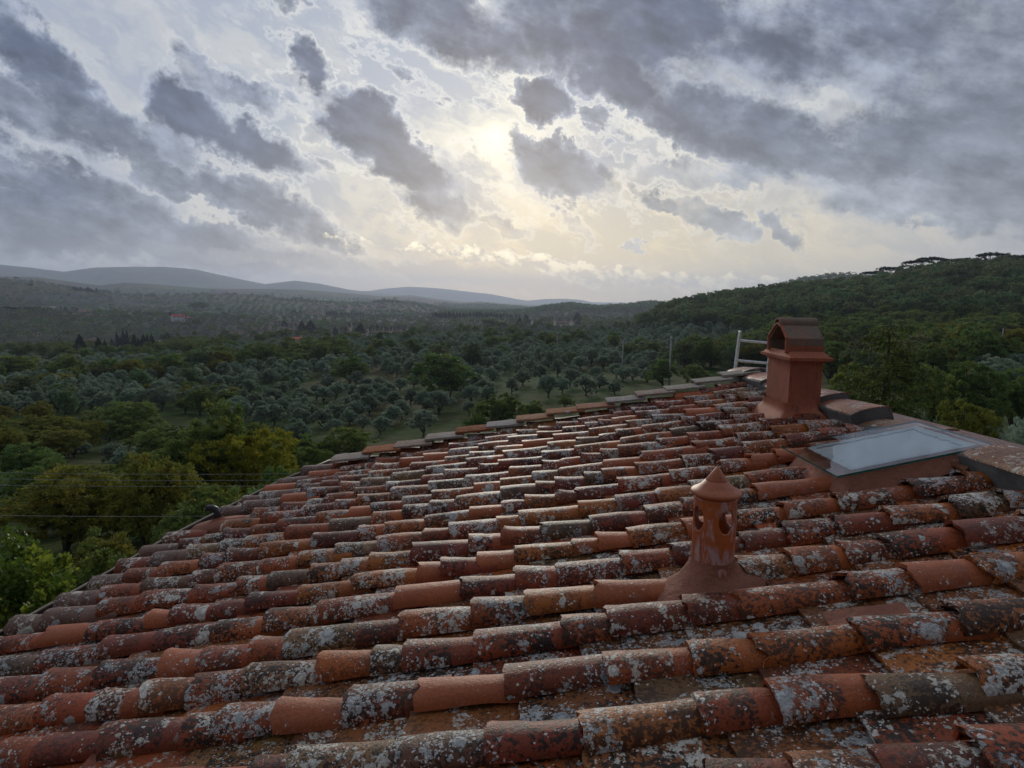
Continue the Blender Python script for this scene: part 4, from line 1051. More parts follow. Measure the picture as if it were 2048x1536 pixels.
def tree(kind, p, h, w, label, group=None, mat=None, seed=None):
    """a tree at ground point p, h metres tall and w metres wide"""
    global _tc
    _tc += 1; r = random.Random(seed if seed is not None else _tc*13)
    cm, tm = KIND[kind][r.randrange(len(KIND[kind]))]
    nm, cat = CAT[kind]
    root = empty(nm, (float(p[0]), float(p[1]), float(p[2])-.03*h), r.uniform(0, 6.28), label, cat, group)
    k_ = r.uniform(.88, 1.14); root.scale = (w*k_, w/k_**.5, h*r.uniform(.93, 1.07)); root.rotation_euler = (r.uniform(-.07, .07), r.uniform(-.07, .07), root.rotation_euler[2])
    for me, pn in ((cm, 'crown'), (tm, 'trunk')):
        if me is None: continue
        o = bpy.data.objects.new(pn, me); COL.objects.link(o); o.parent = root
        if pn == 'crown' and mat: o.material_slots[0].link = 'OBJECT'; o.material_slots[0].material = mat
    TREES.append((float(p[0]), float(p[1]), w)); return root
def tree_px(kind, cx, yb, yt, wpx, label, group=None, R=None, **kw):
    """tree placed where its foot meets the ground; sizes from its height and width in the picture"""
    if R is None: p = hit(cx, yb)
    else:
        a, e = azel(cx, yb); p = np.array([R*sin(a), R*cos(a), 0]); p[2] = gz(p[0], p[1])
    dep = p @ FW
    a, e = azel(cx, yt); h = tan(e)*math.hypot(p[0], p[1]) - p[2]
    return tree(kind, p, max(h, .5), wpx*dep/F*1.12, label, group, **kw)
ORD = ['first', 'second', 'third', 'fourth', 'fifth', 'sixth', 'seventh', 'eighth', 'ninth', 'tenth', 'eleventh', 'twelfth', 'thirteenth', 'fourteenth', 'fifteenth', 'sixteenth', 'seventeenth', 'eighteenth', 'nineteenth', 'twentieth']
# ---- the olives of the near grove, each where the photograph shows it (foot x, foot y, height px)
G1 = [(846, 873, 58), (761, 870, 42), (781, 852, 45), (805, 839, 45), (741, 832, 46), (851, 825, 42), (880, 829, 50), (901, 796, 44), (673, 842, 45), (644, 859, 48), (771, 808, 40), (714, 817, 33), (822, 810, 32), (800, 782, 30), (685, 788, 30), (648, 806, 36),
      (942, 808, 38), (938, 832, 34), (1024, 788, 36), (1096, 794, 46), (1140, 774, 38), (1171, 791, 46), (1229, 788, 32), (1246, 764, 36), (1265, 760, 34), (1232, 757, 36), (1116, 753, 40), (1078, 770, 42), (1044, 770, 38), (955, 760, 32), (986, 767, 36), (1191, 764, 34), (1295, 765, 34),
      (595, 890, 60), (560, 798, 36), (547, 852, 46), (574, 829, 42), (478, 825, 40), (513, 822, 42), (523, 856, 46), (229, 930, 50), (222, 885, 50), (605, 808, 38), (635, 800, 36), (601, 860, 46), (622, 838, 40), (690, 822, 36), (708, 795, 32), (735, 785, 30), (760, 780, 30), (590, 785, 32), (540, 800, 34), (500, 790, 34), (150, 915, 46), (250, 948, 60), (1010, 745, 34), (1060, 745, 34), (1160, 742, 34), (1205, 738, 32), (1260, 735, 30), (960, 735, 30), (912, 770, 34), (700, 850, 40), (726, 862, 34), (668, 875, 40)]
_rg = random.Random(4)
for _ in range(600):
    x_, y_ = _rg.uniform(450, 1320), _rg.uniform(735, 860)
    if y_ > 905-.14*x_*1.0+40 and x_ > 620: continue
    if 850 < x_ < 935 and y_ > 800: continue
    if any(abs(x_-a)/34+abs(y_-b_)/15 < 1 for a, b_, _ in G1): continue
    if len(G1) > 125: break
    G1.append((x_, y_, 27+(y_-735)*.16))
G1 = sorted(G1, key=lambda q: -q[1])
landm = lambda x: ('left of the yellow tree' if x < 420 else 'behind the yellow tree' if x < 590 else 'left of the grassy path' if x < 780 else 'beside the grassy path' if x < 900 else 'right of the grassy path' if x < 1010 else 'above the middle of the roof verge' if x < 1170 else 'near the pale power poles')
cnt = {}
for (x, y, h) in G1:
    lm = landm(x); k = cnt.get(lm, 0); cnt[lm] = k+1
    tree_px('olive', x, y, y-h, h*random.uniform(1.0, 1.25), f'silvery olive tree {lm}, {ORD[min(k, 19)]} counting back from the roof', 'silver-green olive trees of the near grove')
# ================================================================== larger trees placed one by one
B = [('oak', 880, 800, 703, 150, 'big dark rounded oak standing among the olives just left of centre, above the roof verge'),
 ('oak', 700, 768, 712, 80, 'dark green two-domed oak at the back of the near grove'),
 ('oak', 590, 770, 742, 60, 'low broad green tree at the back left edge of the near grove'),
 ('oak', 30, 770, 705, 120, 'large dark oak at the left edge of the photo below the conifers'),
 ('oak', 125, 765, 716, 90, 'dark green oak right of the large one at the left edge'),
 ('oak', 200, 758, 718, 80, 'yellowish-green round oak below the conifer group on the left'),
 ('oak', 250, 758, 722, 60, 'small green oak between the yellowish oak and the broad dark one'),
 ('oak', 312, 757, 706, 105, 'broad dark green oak with a domed top right of the conifer group'),
 ('autumn', 112, 790, 738, 80, 'brownish-orange bushy tree in front of the dark oaks on the left'),
 ('autumn', 10, 810, 765, 50, 'orange-brown tree cut by the left edge of the photo'),
 ('autumn', 300, 795, 765, 40, 'small yellow-topped tree among olives right of the brown oak'),
 ('oak', 445, 720, 688, 60, 'tall green tree rising over the mixed woodland of the left valley'),
 ('oak_near', 265, 895, 790, 150, 'big olive-brown oak with a dense rounded crown left of the yellow tree'),
 ('autumn', 175, 905, 835, 90, 'yellow and green thicket tree at the left of the grassy bank'),
 ('autumn', 90, 920, 838, 110, 'orange-tinged tree in the thicket near the left edge'),
 ('autumn', 25, 925, 850, 100, 'golden-brown tree of the thicket cut by the left edge'),
 ('autumn', 55, 880, 822, 70, 'reddish-brown low tree at the back of the left thicket'),
 ('oak_near', 60, 960, 880, 130, 'dark green tree below the golden thicket at the left edge'),
 ('oak_near', 180, 870, 818, 70, 'greenish tree at the back of the left thicket'),
 ('oak', 400, 830, 772, 60, 'green tree just behind the top of the tall mixed tree'),
 ('oak', 455, 818, 776, 60, 'yellow-green tree beside the first olives of the grove'),
 ('green', 700, 925, 848, 110, 'grey-green leafy shrub rising behind the left end of the roof verge'),
 ('green', 655, 930, 870, 70, 'small shrub with feathery tips left of the grey-green shrub'),
 ('green', 1000, 868, 782, 120, 'bright green spreading bush behind the middle of the roof verge'),
 ('green', 1065, 850, 795, 60, 'thin yellowish bush right of the bright green spreading bush'),
 ('green', 955, 880, 822, 60, 'low green bush at the foot of the spreading bush'),
 ('green', 1130, 820, 790, 40, 'small brownish bush on the grass above the verge'),
 ('oak', 1325, 775, 712, 70, 'leafy green tree right beside the near power pole'),
 ('oak', 1385, 772, 722, 70, 'green tree between the power pole and the ladder'),
 ('oak', 1255, 722, 682, 60, 'yellow-green tree left of the near power pole'),
 ('oak', 1300, 722, 678, 70, 'yellow-green tree directly behind the near power pole'),
 ('oak', 1370, 718, 674, 70, 'pale green tree at the foot of the wooded hill'),
 ('oak', 1430, 722, 680, 70, 'green tree at the foot of the wooded hill, left of the ladder'),
 ('rust', 1873, 712, 662, 50, 'rusty brown tree at the foot of the wooded hill on the right'),
 ('olive', 1895, 712, 676, 46, 'dark olive tree right of the rusty brown tree'),
 ('green', 1800, 715, 670, 60, 'yellow-green bushy tree left of the rusty brown tree')]
for (k, x, yb, yt, w, lb) in B: tree_px(k, x, yb, yt, w, lb)
_rc = random.Random(8)
for k, (x, top, w, kd) in enumerate([(1748, 536, 44, 'pine'), (1775, 530, 40, 'pine'), (1800, 528, 36, 'oak'), (1832, 519, 48, 'pine'), (1858, 513, 44, 'pine'), (1880, 517, 34, 'oak'), (1905, 513, 44, 'pine'), (1932, 511, 42, 'pine'), (1955, 508, 36, 'oak'), (1978, 502, 44, 'pine'), (2004, 503, 40, 'oak'), (2030, 506, 46, 'pine')]):
    tree_px(kd, x, 560, top, w, f'dark crest tree on the right-hand hill against the sky, {ORD[k]} from the left', 'tall trees on the crest of the right-hand hill', R=475+_rc.uniform(-8, 8), mat=ML['cypress'] if kd == 'pine' else ML['wood'])
# nearer trees on the left, whose feet the roof or shrubs hide
N_ = [('yellow', 512, 985, 838, 195, 34, 'bright yellow-leaved tree right of the tall green one, above the roof edge'),
 ('oak_near', 420, 1010, 785, 210, 36, 'tall dark green tree with a yellowing right side, above the black pipe'),
 ('oak_near', 560, 990, 905, 120, 27, 'green tree in front of the yellow one, beside the roof edge'),
 ('autumn', 135, 1085, 918, 250, 27, 'golden-brown spreading tree behind the overhead cables'),
 ('autumn', 300, 1090, 900, 200, 25, 'brown half-bare tree between the golden tree and the tall green one'),
 ('oak_near', 400, 1075, 960, 180, 22, 'dark green tree right behind the black pipe'),
 ('olive', 1990, 900, 830, 110, 34, 'grey-green olive tree at the right edge of the photo above the skylight'),
 ('olive', 2045, 860, 808, 90, 44, 'silvery olive tree cut by the right edge of the photo'),
 ('olive', 1830, 850, 800, 70, 36, 'bluish olive tree seen through the spruce branches'),
 ('autumn', 1925, 880, 772, 130, 34, 'brownish-green tree right of the spruce'),
 ('autumn', 1895, 920, 825, 150, 26, 'yellow-green tree below the brownish one, above the glass sheet'),
 ('oak_near', 1930, 800, 705, 150, 55, 'dark green tree right of the spruce top'),
 ('oak_near', 2030, 800, 722, 120, 60, 'dark green tree at the right edge below the thin pole'),
 ('oak_near', 1845, 790, 700, 120, 52, 'dark green tree directly right of the spruce top'),
 ('oak_near', 1700, 800, 712, 110, 48, 'dark tree between the chimney and the spruce')]
for (k, x, yb, yt, w, R, lb) in N_: tree_px(k, x, yb, yt, w, lb, R=R)
# ================================================================== far buildings
HM = {}; SHOW = []
def cmat(name, c, rough=.85):
    if name not in HM: HM[name] = simple(name, c, rough)
    return HM[name]
m, t, b = new_mat('far_window'); b.inputs['Base Color'].default_value = (.03, .035, .04, 1); b.inputs['Roughness'].default_value = .2; M_WIN = m
def farm(px, py, wpx, hpx, label, wall=(.50, .44, .36), rf=(.20, .085, .05), rot=.3, deep=.6, wing=False, storeys=2, name='far_house'):
    p = hit(px, py); dep = p @ FW; Wm = max(wpx*dep/F, 5); Hm = max(hpx*dep/F, 3.2)
    roofh = Wm*.16; Hw = Hm-roofh*.8
    rt = empty(name, (float(p[0]), float(p[1]), float(p[2])-.6), -atan2(p[0], p[1])+rot, label, 'house')
    wm = cmat('house_wall_%d' % int(wall[0]*100), wall); rm = cmat('house_roof_%d' % int(rf[0]*100), rf)
    def blk(x0, x1, y0, y1, h, roofh):
        w = MB(); w.box(((x0+x1)/2, (y0+y1)/2, h/2), (x1-x0, y1-y0, h)); w.F = [f for f in w.F]
        mesh_obj('wall', np.vstack(w.V), w.F, wm, rt)
        o = .35; ym = (y0+y1)/2
        Vr = [(x0-o, y0-o, h-.05), (x1+o, y0-o, h-.05), (x1+o, ym, h+roofh), (x0-o, ym, h+roofh), (x0-o, y1+o, h-.05), (x1+o, y1+o, h-.05)]
        Vr += [(a, b_, c-.22) for a, b_, c in Vr]
        Fr = [(0, 1, 2, 3), (3, 2, 5, 4), (7, 6, 9, 8), (8, 9, 10, 11), (0, 6, 7, 1), (1, 7, 8, 2), (2, 8, 11, 5), (5, 11, 10, 4), (4, 10, 9, 3), (3, 9, 6, 0)]
        ro = mesh_obj('roof', Vr, Fr, rm, rt)
        g_ = MB(); g_.add([(x0, y0, h-.06), (x0, y1, h-.06), (x0, ym, h+roofh-.25), (x1, y0, h-.06), (x1, y1, h-.06), (x1, ym, h+roofh-.25)], [(0, 1, 2), (3, 5, 4)])
        mesh_obj('gable', np.vstack(g_.V), g_.F, wm, rt)
        cx_ = x0+(x1-x0)*.7; c_ = MB(); c_.box((cx_, ym+.4, h+roofh+.3), (.7, .7, 1.2)); mesh_obj('chimney', np.vstack(c_.V), c_.F, wm, rt)
        nw = max(2, int((x1-x0)/3.4))
        for s_ in range(storeys):
            for i in range(nw):
                xw = x0+(x1-x0)*(i+.5)/nw; zw = .6+h/storeys*(s_+.25)
                ww = MB(); ww.box((xw, y0-.02, zw+.65), (.95, .10, 1.3)); mesh_obj('window', np.vstack(ww.V), ww.F, M_WIN, rt)
    blk(-Wm/2, Wm/2, -Wm*deep/2, Wm*deep/2, Hw, roofh)
    if wing: blk(Wm/2+.02, Wm/2+Wm*.45, -Wm*deep*.6, Wm*deep*.3, Hw*.68, roofh*.6)
    TREES.append((float(p[0]), float(p[1]), Wm*1.5)); SHOW.append((px, py, wpx*.6+2, hpx, math.hypot(p[0], p[1]))); return rt
WH = (.72, .70, .66); CR = (.55, .47, .37); GR = (.36, .33, .29); RO = (.26, .10, .055); RG = (.17, .11, .085)
farm(356, 643, 22, 15, 'white two-storey farmhouse with a red roof on the olive terraces', WH, (.45, .07, .05), .2, wing=True)
farm(597, 686, 24, 13, 'small stone house with a bright terracotta roof above the mixed woodland', CR, (.62, .17, .07), -.3)
farm(583, 668, 22, 12, 'stone house behind the terracotta-roofed one, under dark trees', GR, RG, .2)
farm(555, 651, 14, 11, 'grey tower-like house left of the dark trees', GR, RG, .1)
farm(588, 652, 16, 8, 'low grey house right of the tower-like one', GR, RG, -.2)
farm(622, 631, 18, 8, 'pale villa left in the group beside the cypress avenue', CR, RG, .1, wing=True)
farm(640, 629, 10, 7, 'small pale house right in the group beside the cypress avenue', CR, RG, -.1)
farm(645, 636, 12, 5, 'low pale shed below the villa by the cypress avenue', CR, RG, .3, storeys=1)
farm(186, 690, 16, 14, 'stone house half hidden between the dark conifers on the left', CR, RG, .4)
farm(237, 702, 10, 7, 'small cream house right of the hidden stone house', CR, RG, 0, storeys=1)
farm(320, 689, 6, 7, 'tiny white gabled hut left of the lone dark cypress', WH, RG, 1.2, storeys=1)
farm(75, 672, 12, 6, 'small pale building in the trees near the left edge', CR, RG, .1, storeys=1)
farm(42, 672, 8, 6, 'small pale hut left of the small pale building', CR, RG, .5, storeys=1)
farm(172, 626, 26, 6, 'long low house with a pinkish roof on the terrace crest', CR, RO, .05, wing=True)
farm(98, 617, 22, 4, 'long pale shed above the umbrella pines on the left', (.6, .6, .58), (.4, .4, .38), .1, storeys=1)
farm(350, 612, 12, 5, 'white villa on the hillside above the white farmhouse', WH, RG, .2, storeys=1)
farm(440, 609, 14, 5, 'cream villa with a hipped roof on the middle hillside', CR, RG, -.1, storeys=1)
farm(420, 606, 6, 8, 'narrow pale tower house left of the cream villa', CR, RG, 0)
farm(739, 622, 18, 5, 'pale farm buildings below the wooded knoll', CR, RG, 0, wing=True)
farm(762, 616, 18, 6, 'reddish farm house on the knoll slope', (.45, .33, .26), RG, .1)
farm(847, 633, 12, 7, 'reddish house just left of the long cypress wood', (.45, .33, .26), RG, .2)
farm(1073, 645, 14, 8, 'grey house among dark trees left of the single big cypress', GR, RG, .2)
farm(1125, 648, 26, 6, 'long reddish wall-like building left of the single big cypress', (.34, .20, .15), RG, 0, storeys=1)
farm(782, 641, 8, 4, 'tiny white hut in the olives below the knoll', WH, RG, .3, storeys=1)
farm(1722, 698, 32, 16, 'grey-roofed house half hidden by trees behind the spruce', (.25, .23, .21), (.075, .065, .06), .1, wing=False, storeys=1)
ch_ = farm(430, 588, 16, 7, 'small stone church with a thin bell tower on the far hill crest', GR, RG, .1, name='hill_church', storeys=1); ch_['category'] = 'church'
tw = MB(); tw.box((-2, 2, 9), (3.4, 3.4, 22)); mesh_obj('bell_tower', np.vstack(tw.V), tw.F, cmat('house_wall_36', GR), ch_)
farm(452, 587, 12, 5, 'stone farmhouse right of the hilltop church', GR, RG, -.1)
farm(488, 590, 14, 4, 'low farmhouse farther right on the crest from the church', GR, RG, 0)
# ================================================================== cypresses, pines and conifers
def row(kind, xs, yb, h, w, label, group, jx=1.5, jh=.25):
    for x in xs:
        yy = yb(x) if callable(yb) else yb
        hh = h*random.uniform(1-jh, 1+jh); _h = hit(x, yy); SHOW.append((x, yy, w*.3, h, math.hypot(_h[0], _h[1]))); tree_px(kind, x+random.uniform(-jx, jx), yy, yy-hh, w*random.uniform(.8, 1.2), label, group)
row('cypress', np.linspace(674, 727, 18), 635, 12, 2.6, 'slim cypress in the evenly spaced avenue right of the pale villas', 'cypresses of the avenue', .4, .12)
row('conifer', np.linspace(580, 600, 6), 631, 10, 5, 'dark cypress crowding the left side of the pale villas', 'dark cypresses left of the villas')
row('conifer', np.linspace(652, 672, 6), 633, 11, 5, 'dark cypress between the pale villas and the avenue', 'dark cypresses between villas and avenue')
row('cypress', np.linspace(740, 812, 26), lambda x: 663-.02*(x-740), 11, 2.6, 'small cypress in the long row left of the grove horizon', 'row of small cypresses in the valley', 1.2, .25)
row('conifer', np.linspace(866, 905, 14), 637, 15, 4.5, 'tall dark tree in the long cypress wood, left part', 'left part of the long cypress wood', 1, .2)
row('conifer', np.linspace(907, 1000, 34), 638, 15, 4.5, 'dark tree in the long cypress wood, middle part', 'middle of the long cypress wood', 1, .25)
row('cypress', np.linspace(1002, 1040, 15), 640, 11, 3.0, 'thin cypress at the right end of the long cypress wood', 'right end of the long cypress wood', 1, .25)
row('cypress', [1097, 1101, 1105, 1118, 1122, 1127, 1133, 1139, 1145], 644, 9, 2.4, 'tiny cypress left of the single big one', 'tiny cypresses left of the big cypress')
for (k, x, yb, h, w, lb) in [('cypress', 1154, 651, 26, 14, 'single big pointed cypress on the skyline right of centre'),
  ('cypress', 1053, 652, 23, 10, 'tall dark cypress left of the grey house'), ('conifer', 1039, 653, 20, 13, 'bushy dark conifer left of the tall dark cypress'),
  ('cypress', 672, 675, 22, 10, 'lone columnar cypress in the middle valley'), ('conifer', 720, 670, 23, 20, 'bushy dark conifer cluster right of the lone columnar cypress'),
  ('cypress', 683, 668, 15, 6, 'small dark cypress right of the columnar one'), ('cypress', 691, 669, 14, 6, 'small dark cypress second from the columnar one'),
  ('conifer', 622, 670, 29, 24, 'broad dark conifer right of the hidden stone house'), ('conifer', 604, 668, 26, 16, 'ragged dark conifer left of the broad one'),
  ('conifer', 569, 654, 13, 15, 'small dark conifer clump right of the tower-like house'), ('conifer', 162, 718, 52, 30, 'large dark conifer left of the hidden stone house'),
  ('conifer', 200, 716, 44, 20, 'dark conifer right of the hidden stone house'), ('conifer', 213, 712, 36, 16, 'dark conifer beside the small cream house'),
  ('conifer', 226, 700, 22, 12, 'low dark conifer left of the thin cypresses'), ('conifer', 98, 718, 16, 10, 'small dark conifer in front of the left woodland'),
  ('cypress', 334, 690, 26, 13, 'lone dark cypress beside the tiny white hut'), ('conifer', 341, 632, 9, 7, 'dark tree beside the white farmhouse'),
  ('conifer', 131, 626, 15, 9, 'dark pine group on the terrace crest'), ('cypress', 122, 625, 14, 4, 'thin cypress left of the dark pine group'),
  ('cypress', 145, 624, 11, 4, 'thin cypress left on the crest, nearest the long low house'), ('cypress', 151, 624, 12, 4, 'thin cypress on the crest, second beside the long low house'), ('cypress', 155, 624, 9, 4, 'short cypress on the crest, third beside the long low house'),
  ('cypress', 214, 627, 10, 3, 'spiky cypress standing in a round bush on the crest'), ('oak', 213, 627, 6, 12, 'round dark bush on the crest around the spiky cypress'),
  ('cypress', 257, 626, 7, 3, 'tiny cypress on the crest left of the white farmhouse'), ('oak', 525, 631, 6, 9, 'small round tree standing alone below the hill crest'),
  ('cypress', 1542+90, 560+8, 9, 4, 'tiny cypress on the right skyline, left of two'), ('cypress', 1642, 567, 11, 4, 'tiny cypress on the right skyline, right of two'), ('cypress', 700, 655, 9, 4, 'short cypress behind the columnar one'),
  ('cypress', 338, 608, 6, 2, 'speck of a cypress on the far hillside by the white villa'), ('cypress', 458, 627, 8, 3, 'small pointed tree above the terrace crest, right of the farmhouse'), ('cypress', 1060, 652, 14, 5, 'short cypress directly right of the tall dark one')]:
    tree_px(k, x, yb, yb-h, w, lb); _h = hit(x, yb); SHOW.append((x, yb, w*.35, h, math.hypot(_h[0], _h[1])))
row('conifer', np.linspace(238, 258, 7), 700, 36, 9, 'thin dark cypress of the tall clump right of the hidden stone house', 'tall cypress clump on the left')
row('conifer', np.linspace(266, 308, 14), 706, 33, 12, 'dark conifer of the wide clump left of the tiny white hut', 'wide conifer clump on the left')
row('pine', [14, 22], 628, 13, 13, 'umbrella pine at the far left end of the crest row', 'two umbrella pines at the left end')
for x, lb in ((40, 'first'), (53, 'second'), (68, 'third'), (85, 'fourth'), (98, 'fifth')):
    tree_px('pine', x, 625, 614, 14, f'{lb} umbrella pine in the crest row, counting from the left pair')
tree_px('oak', 985, 658, 635, 50, 'wide dark dome-shaped tree group below the long cypress wood'); tree_px('oak', 1004, 658, 641, 34, 'lower right part tree of the dome-shaped group')
tree_px('oak', 568, 682, 655, 44, 'dark spreading tree left of the terracotta-roofed house'); tree_px('oak', 545, 684, 664, 30, 'dark rounded tree at the left of the terracotta-roofed house group')
tree_px('oak', 1083, 654, 641, 30, 'dark tree clump right of the grey house'); tree_px('oak', 390, 619, 604, 34, 'dark wood patch tree on the middle hillside, left'); tree_px('oak', 405, 618, 602, 34, 'dark wood patch tree on the middle hillside, right')
row('oak', np.linspace(745, 800, 12), lambda x: 606+.12*abs(x-765)/2, 7, 8, 'dark tree of the wooded knoll top', 'trees crowning the wooded knoll', 2, .2)
row('cypress', np.concatenate([np.linspace(548, 590, 12), np.linspace(594, 650, 16)]), lambda x: 601+.06*(x-548), 5.5, 2.2, 'small spiky tree along the far hill skyline', 'spiky trees along the hill skyline', 1.5, .4)
row('conifer', np.linspace(58, 65, 4), 571, 5, 3, 'small dark conifer on the left hilltop', 'conifers on the left hilltop', .5); row('conifer', np.linspace(148, 195, 14), lambda x: 580+.2*(x-148)*.6, 8, 6, 'dark tree of the copse along the left hill shoulder', 'copse on the left hill shoulder', 2, .4)
# ================================================================== poles
M_CON = simple('pale_concrete', (.42, .41, .38), .9)
def pole(px, yb, yt, label, arms=0, R=None, rad=.14):
    p = hit(px, yb) if R is None else None
    if R is not None:
        a, e = azel(px, yb); p = np.array([R*sin(a), R*cos(a), 0]); p[2] = gz(p[0], p[1])
    a, e = azel(px, yt); h = tan(e)*math.hypot(p[0], p[1])-p[2]
    rt = empty('power_pole', tuple(map(float, p-np.array([0, 0, .3]))), -atan2(p[0], p[1])+.5, label, 'power pole')
    m_ = MB(); m_.tube([(0, 0, 0), (0, 0, h*.5), (0, 0, h+.3)], [rad*1.25, rad, rad*.75], 8); mesh_obj('shaft', np.vstack(m_.V), m_.F, M_CON, rt, True)
    for k in range(arms):
        m_ = MB(); m_.box((0, -.15, h-.25-.7*k), (1.9, .12, .12)); mesh_obj('crossarm', np.vstack(m_.V), m_.F, M_CON, rt)
        for x in (-.85, -.3, .3, .85):
            m_ = MB(); m_.lathe([(.001, h-.18-.7*k), (.07, h-.16-.7*k), (.09, h-.08-.7*k), (.05, h+.05-.7*k), (.001, h+.08-.7*k)], 8, (x, -.15, 0)); mesh_obj('insulator', np.vstack(m_.V), m_.F, M_CON, rt, True)
    return rt
pole(1340, 728, 672, 'nearest pale concrete power pole, left of the ladder', 1, 120, .16)
pole(1245, 722, 681, 'second pale power pole, left of the nearest one', 1, 150, .13)
pole(1114, 694, 663, 'thin pale power pole below the single big cypress', 1, 230, .11)
pole(1085, 675, 658, 'faint short power pole left of the thin one', 0, 330, .10)
pole(698, 694, 674, 'pale wooden pole right of the terracotta-roofed house', 0, None, .15)
pole(630, 688, 673, 'pale wooden pole next to the terracotta-roofed house', 0, None, .15)
pole(2002, 700, 656, 'slim pole at the right edge at the foot of the wooded hill', 0, 130, .10)
# ================================================================== wires over the left garden
M_WIRE = simple('cable_sheath', (.20, .22, .18), .5)
for k, (y0, y1, R, lb) in enumerate([(947, 950, 17, 'topmost'), (960, 962, 17, 'second from the top'), (974, 972, 17, 'third from the top'), (1036, 1030, 14, 'lowest')]):
    P0 = at_depth(-900, y0-26, R); P1 = at_depth(1150, y1-4, R); n = 40; s_ = np.linspace(0, 1, n)[:, None]
    PP = P0*(1-s_)+P1*s_; PP[:, 2] -= (.35*4*s_*(1-s_))[:, 0]
    d = at_depth(280, (y0+y1)/2, R)[2]-np.interp(at_depth(280, 960, R)[0], PP[:, 0], PP[:, 2]); PP[:, 2] += d
    m_ = MB(); m_.tube(PP, .0065, 6); o = m_.build('overhead_cable', M_WIRE, None, True); tag(o, f'{lb} of the four thin cables strung across the garden on the left', 'cable')
# ================================================================== drooping spruce behind the chimney
sp = at_depth(1782, 640, 18.0); sg = gz(sp[0], sp[1]); H = sp[2]-sg
spr = empty('spruce_tree', (float(sp[0]), float(sp[1]), sg), 0, 'drooping spruce with hanging cones behind the ridge, right of the chimney', 'spruce')
rs = np.random.default_rng(5); tk = MB(); tk.tube([(0, 0, -.2), (0.05, 0, H*.5), (0, 0, H)], [.19, .11, .012], 8); tk = mesh_obj('trunk', np.vstack(tk.V), tk.F, M_BARK, spr, True)
Bm = MB(); C = []; RR = []; cones = MB(); LV = []; LF = []; LT = []; nn = 0
z = H*.12
while z < H-.1:
    f = (H-z)/H; Lb = .35+2.75*f**.8
    for q in range(rs.integers(4, 7) if f > .15 else 4):
        a = rs.uniform(0, 2*pi); L = Lb*rs.uniform(.7, 1.12); n = 7; s_ = np.linspace(0, 1, n)
        droop = rs.uniform(.12, .3); zc_ = z + L*(.10*s_ - droop*s_**1.6 + .16*np.clip(s_-.7, 0, 1)*2)
        pts = np.stack([np.cos(a)*L*s_, np.sin(a)*L*s_, zc_], -1); Bm.tube(pts, np.linspace(.022*f+.008, .004, n), 4, False)
        m_ = int(26*L)
        for _ in range(m_):
            s0 = rs.random()**.7; p = np.array([np.interp(s0, s_, pts[:, k]) for k in range(3)]); side = rs.choice([-1, 1])
            tl_ = rs.uniform(.12, .42)*(1-.5*s0); dirn = np.array([-sin(a)*side*.55+cos(a)*.35, cos(a)*side*.55+sin(a)*.35, -rs.uniform(.2, 1.1)]); dirn /= np.linalg.norm(dirn)
            for g_ in range(5):
                c0 = p+dirn*tl_*g_/5; w_ = rs.normal(size=3); sd_ = np.cross(dirn, w_); sd_ /= np.linalg.norm(sd_)
                dd = dirn+rs.normal(size=3)*.35; dd /= np.linalg.norm(dd); l_ = tl_/3.6; LV += [c0, c0+dd*l_*.5+sd_*.026, c0+dd*l_*1.2, c0+dd*l_*.5-sd_*.026]; v_ = rs.random(); LT += [(v_, rs.random(), 0)]*4
        if f < .72 and rs.random() < .38:
            p = pts[rs.integers(3, 7)]; cones.lathe([(.001, -.02), (.018, -.03), (.024, -.07), (.016, -.12), (.001, -.135)], 6, p)
    z += rs.uniform(.10, .17)+.05*f
LV = np.array(LV); mesh_obj('needles', LV, np.arange(len(LV)).reshape(-1, 4), ML['needle'], spr, False, {'tint': np.array(LT)})
mesh_obj('branches', np.vstack(Bm.V), Bm.F, M_BARK, spr, True); mesh_obj('cones', np.vstack(cones.V), cones.F, simple('cone_scales', (.13, .085, .05), .8), spr, True)
# ================================================================== shrubs close to the house on the left
def shrub(px0, px1, ytop, R, label, mat, n, per, size, seed, zb=None, name='garden_shrub', hf=1.0):
    rs = np.random.default_rng(seed); P0 = at_depth(px0, ytop, R); P1 = at_depth(px1, ytop, R); c = (P0+P1)/2; w = (P1-P0)[0]/2; g0 = gz(c[0], c[1]); h = c[2]-g0
    rt = empty(name, (float(c[0]), float(c[1]), g0), 0, label, 'shrub'); C = []; R_ = []
    for k in range(n):
        a = rs.uniform(0, 2*pi); el = rs.uniform(-.15, 1)**1.0; rr = rs.uniform(.62, 1.0); q = sqrt(max(0, 1-max(el, 0)**2))
        top = h*(1+.10*sin(3*a+seed)+.06*sin(7*a)); C.append((w*q*cos(a)*rr, w*.8*q*sin(a)*rr, top*(.42+.55*el*rr) if el > 0 else top*rs.uniform(.1, .42))); R_.append(rs.uniform(.22, .42)*min(w, 1.6)*.55)
    V, Fc, tint = leaves(np.array(C), np.array(R_), per, size, seed+1, 1.7, .1, out=.35, squash=1.0, jitter=.7)
    mesh_obj('foliage', V, Fc, mat, rt, False, {'tint': tint})
    m_ = MB()
    for k in range(14):
        c_ = np.array(C[rs.integers(n)]); m_.tube([(c_[0]*.15, c_[1]*.15, -.1), (c_[0]*.5, c_[1]*.5, c_[2]*.5), c_*.96], [.05, .03, .01], 5)
    mesh_obj('stems', np.vstack(m_.V), m_.F, M_BARK, rt, True); return rt
shrub(-160, 150, 1075, 9.5, 'bright green climbing shrub with broad leaves in the lower left corner', ML['vine'], 230, 90, .095, 41)
shrub(120, 300, 1085, 11.5, 'dark green hedge shrub beside the roof edge, right of the broad-leaved one', ML['green'], 170, 90, .075, 43)
shrub(30, 190, 1130, 7.6, 'lime-tipped leafy shrub lowest in the left corner, against the gutter', ML['vine'], 150, 80, .085, 45)
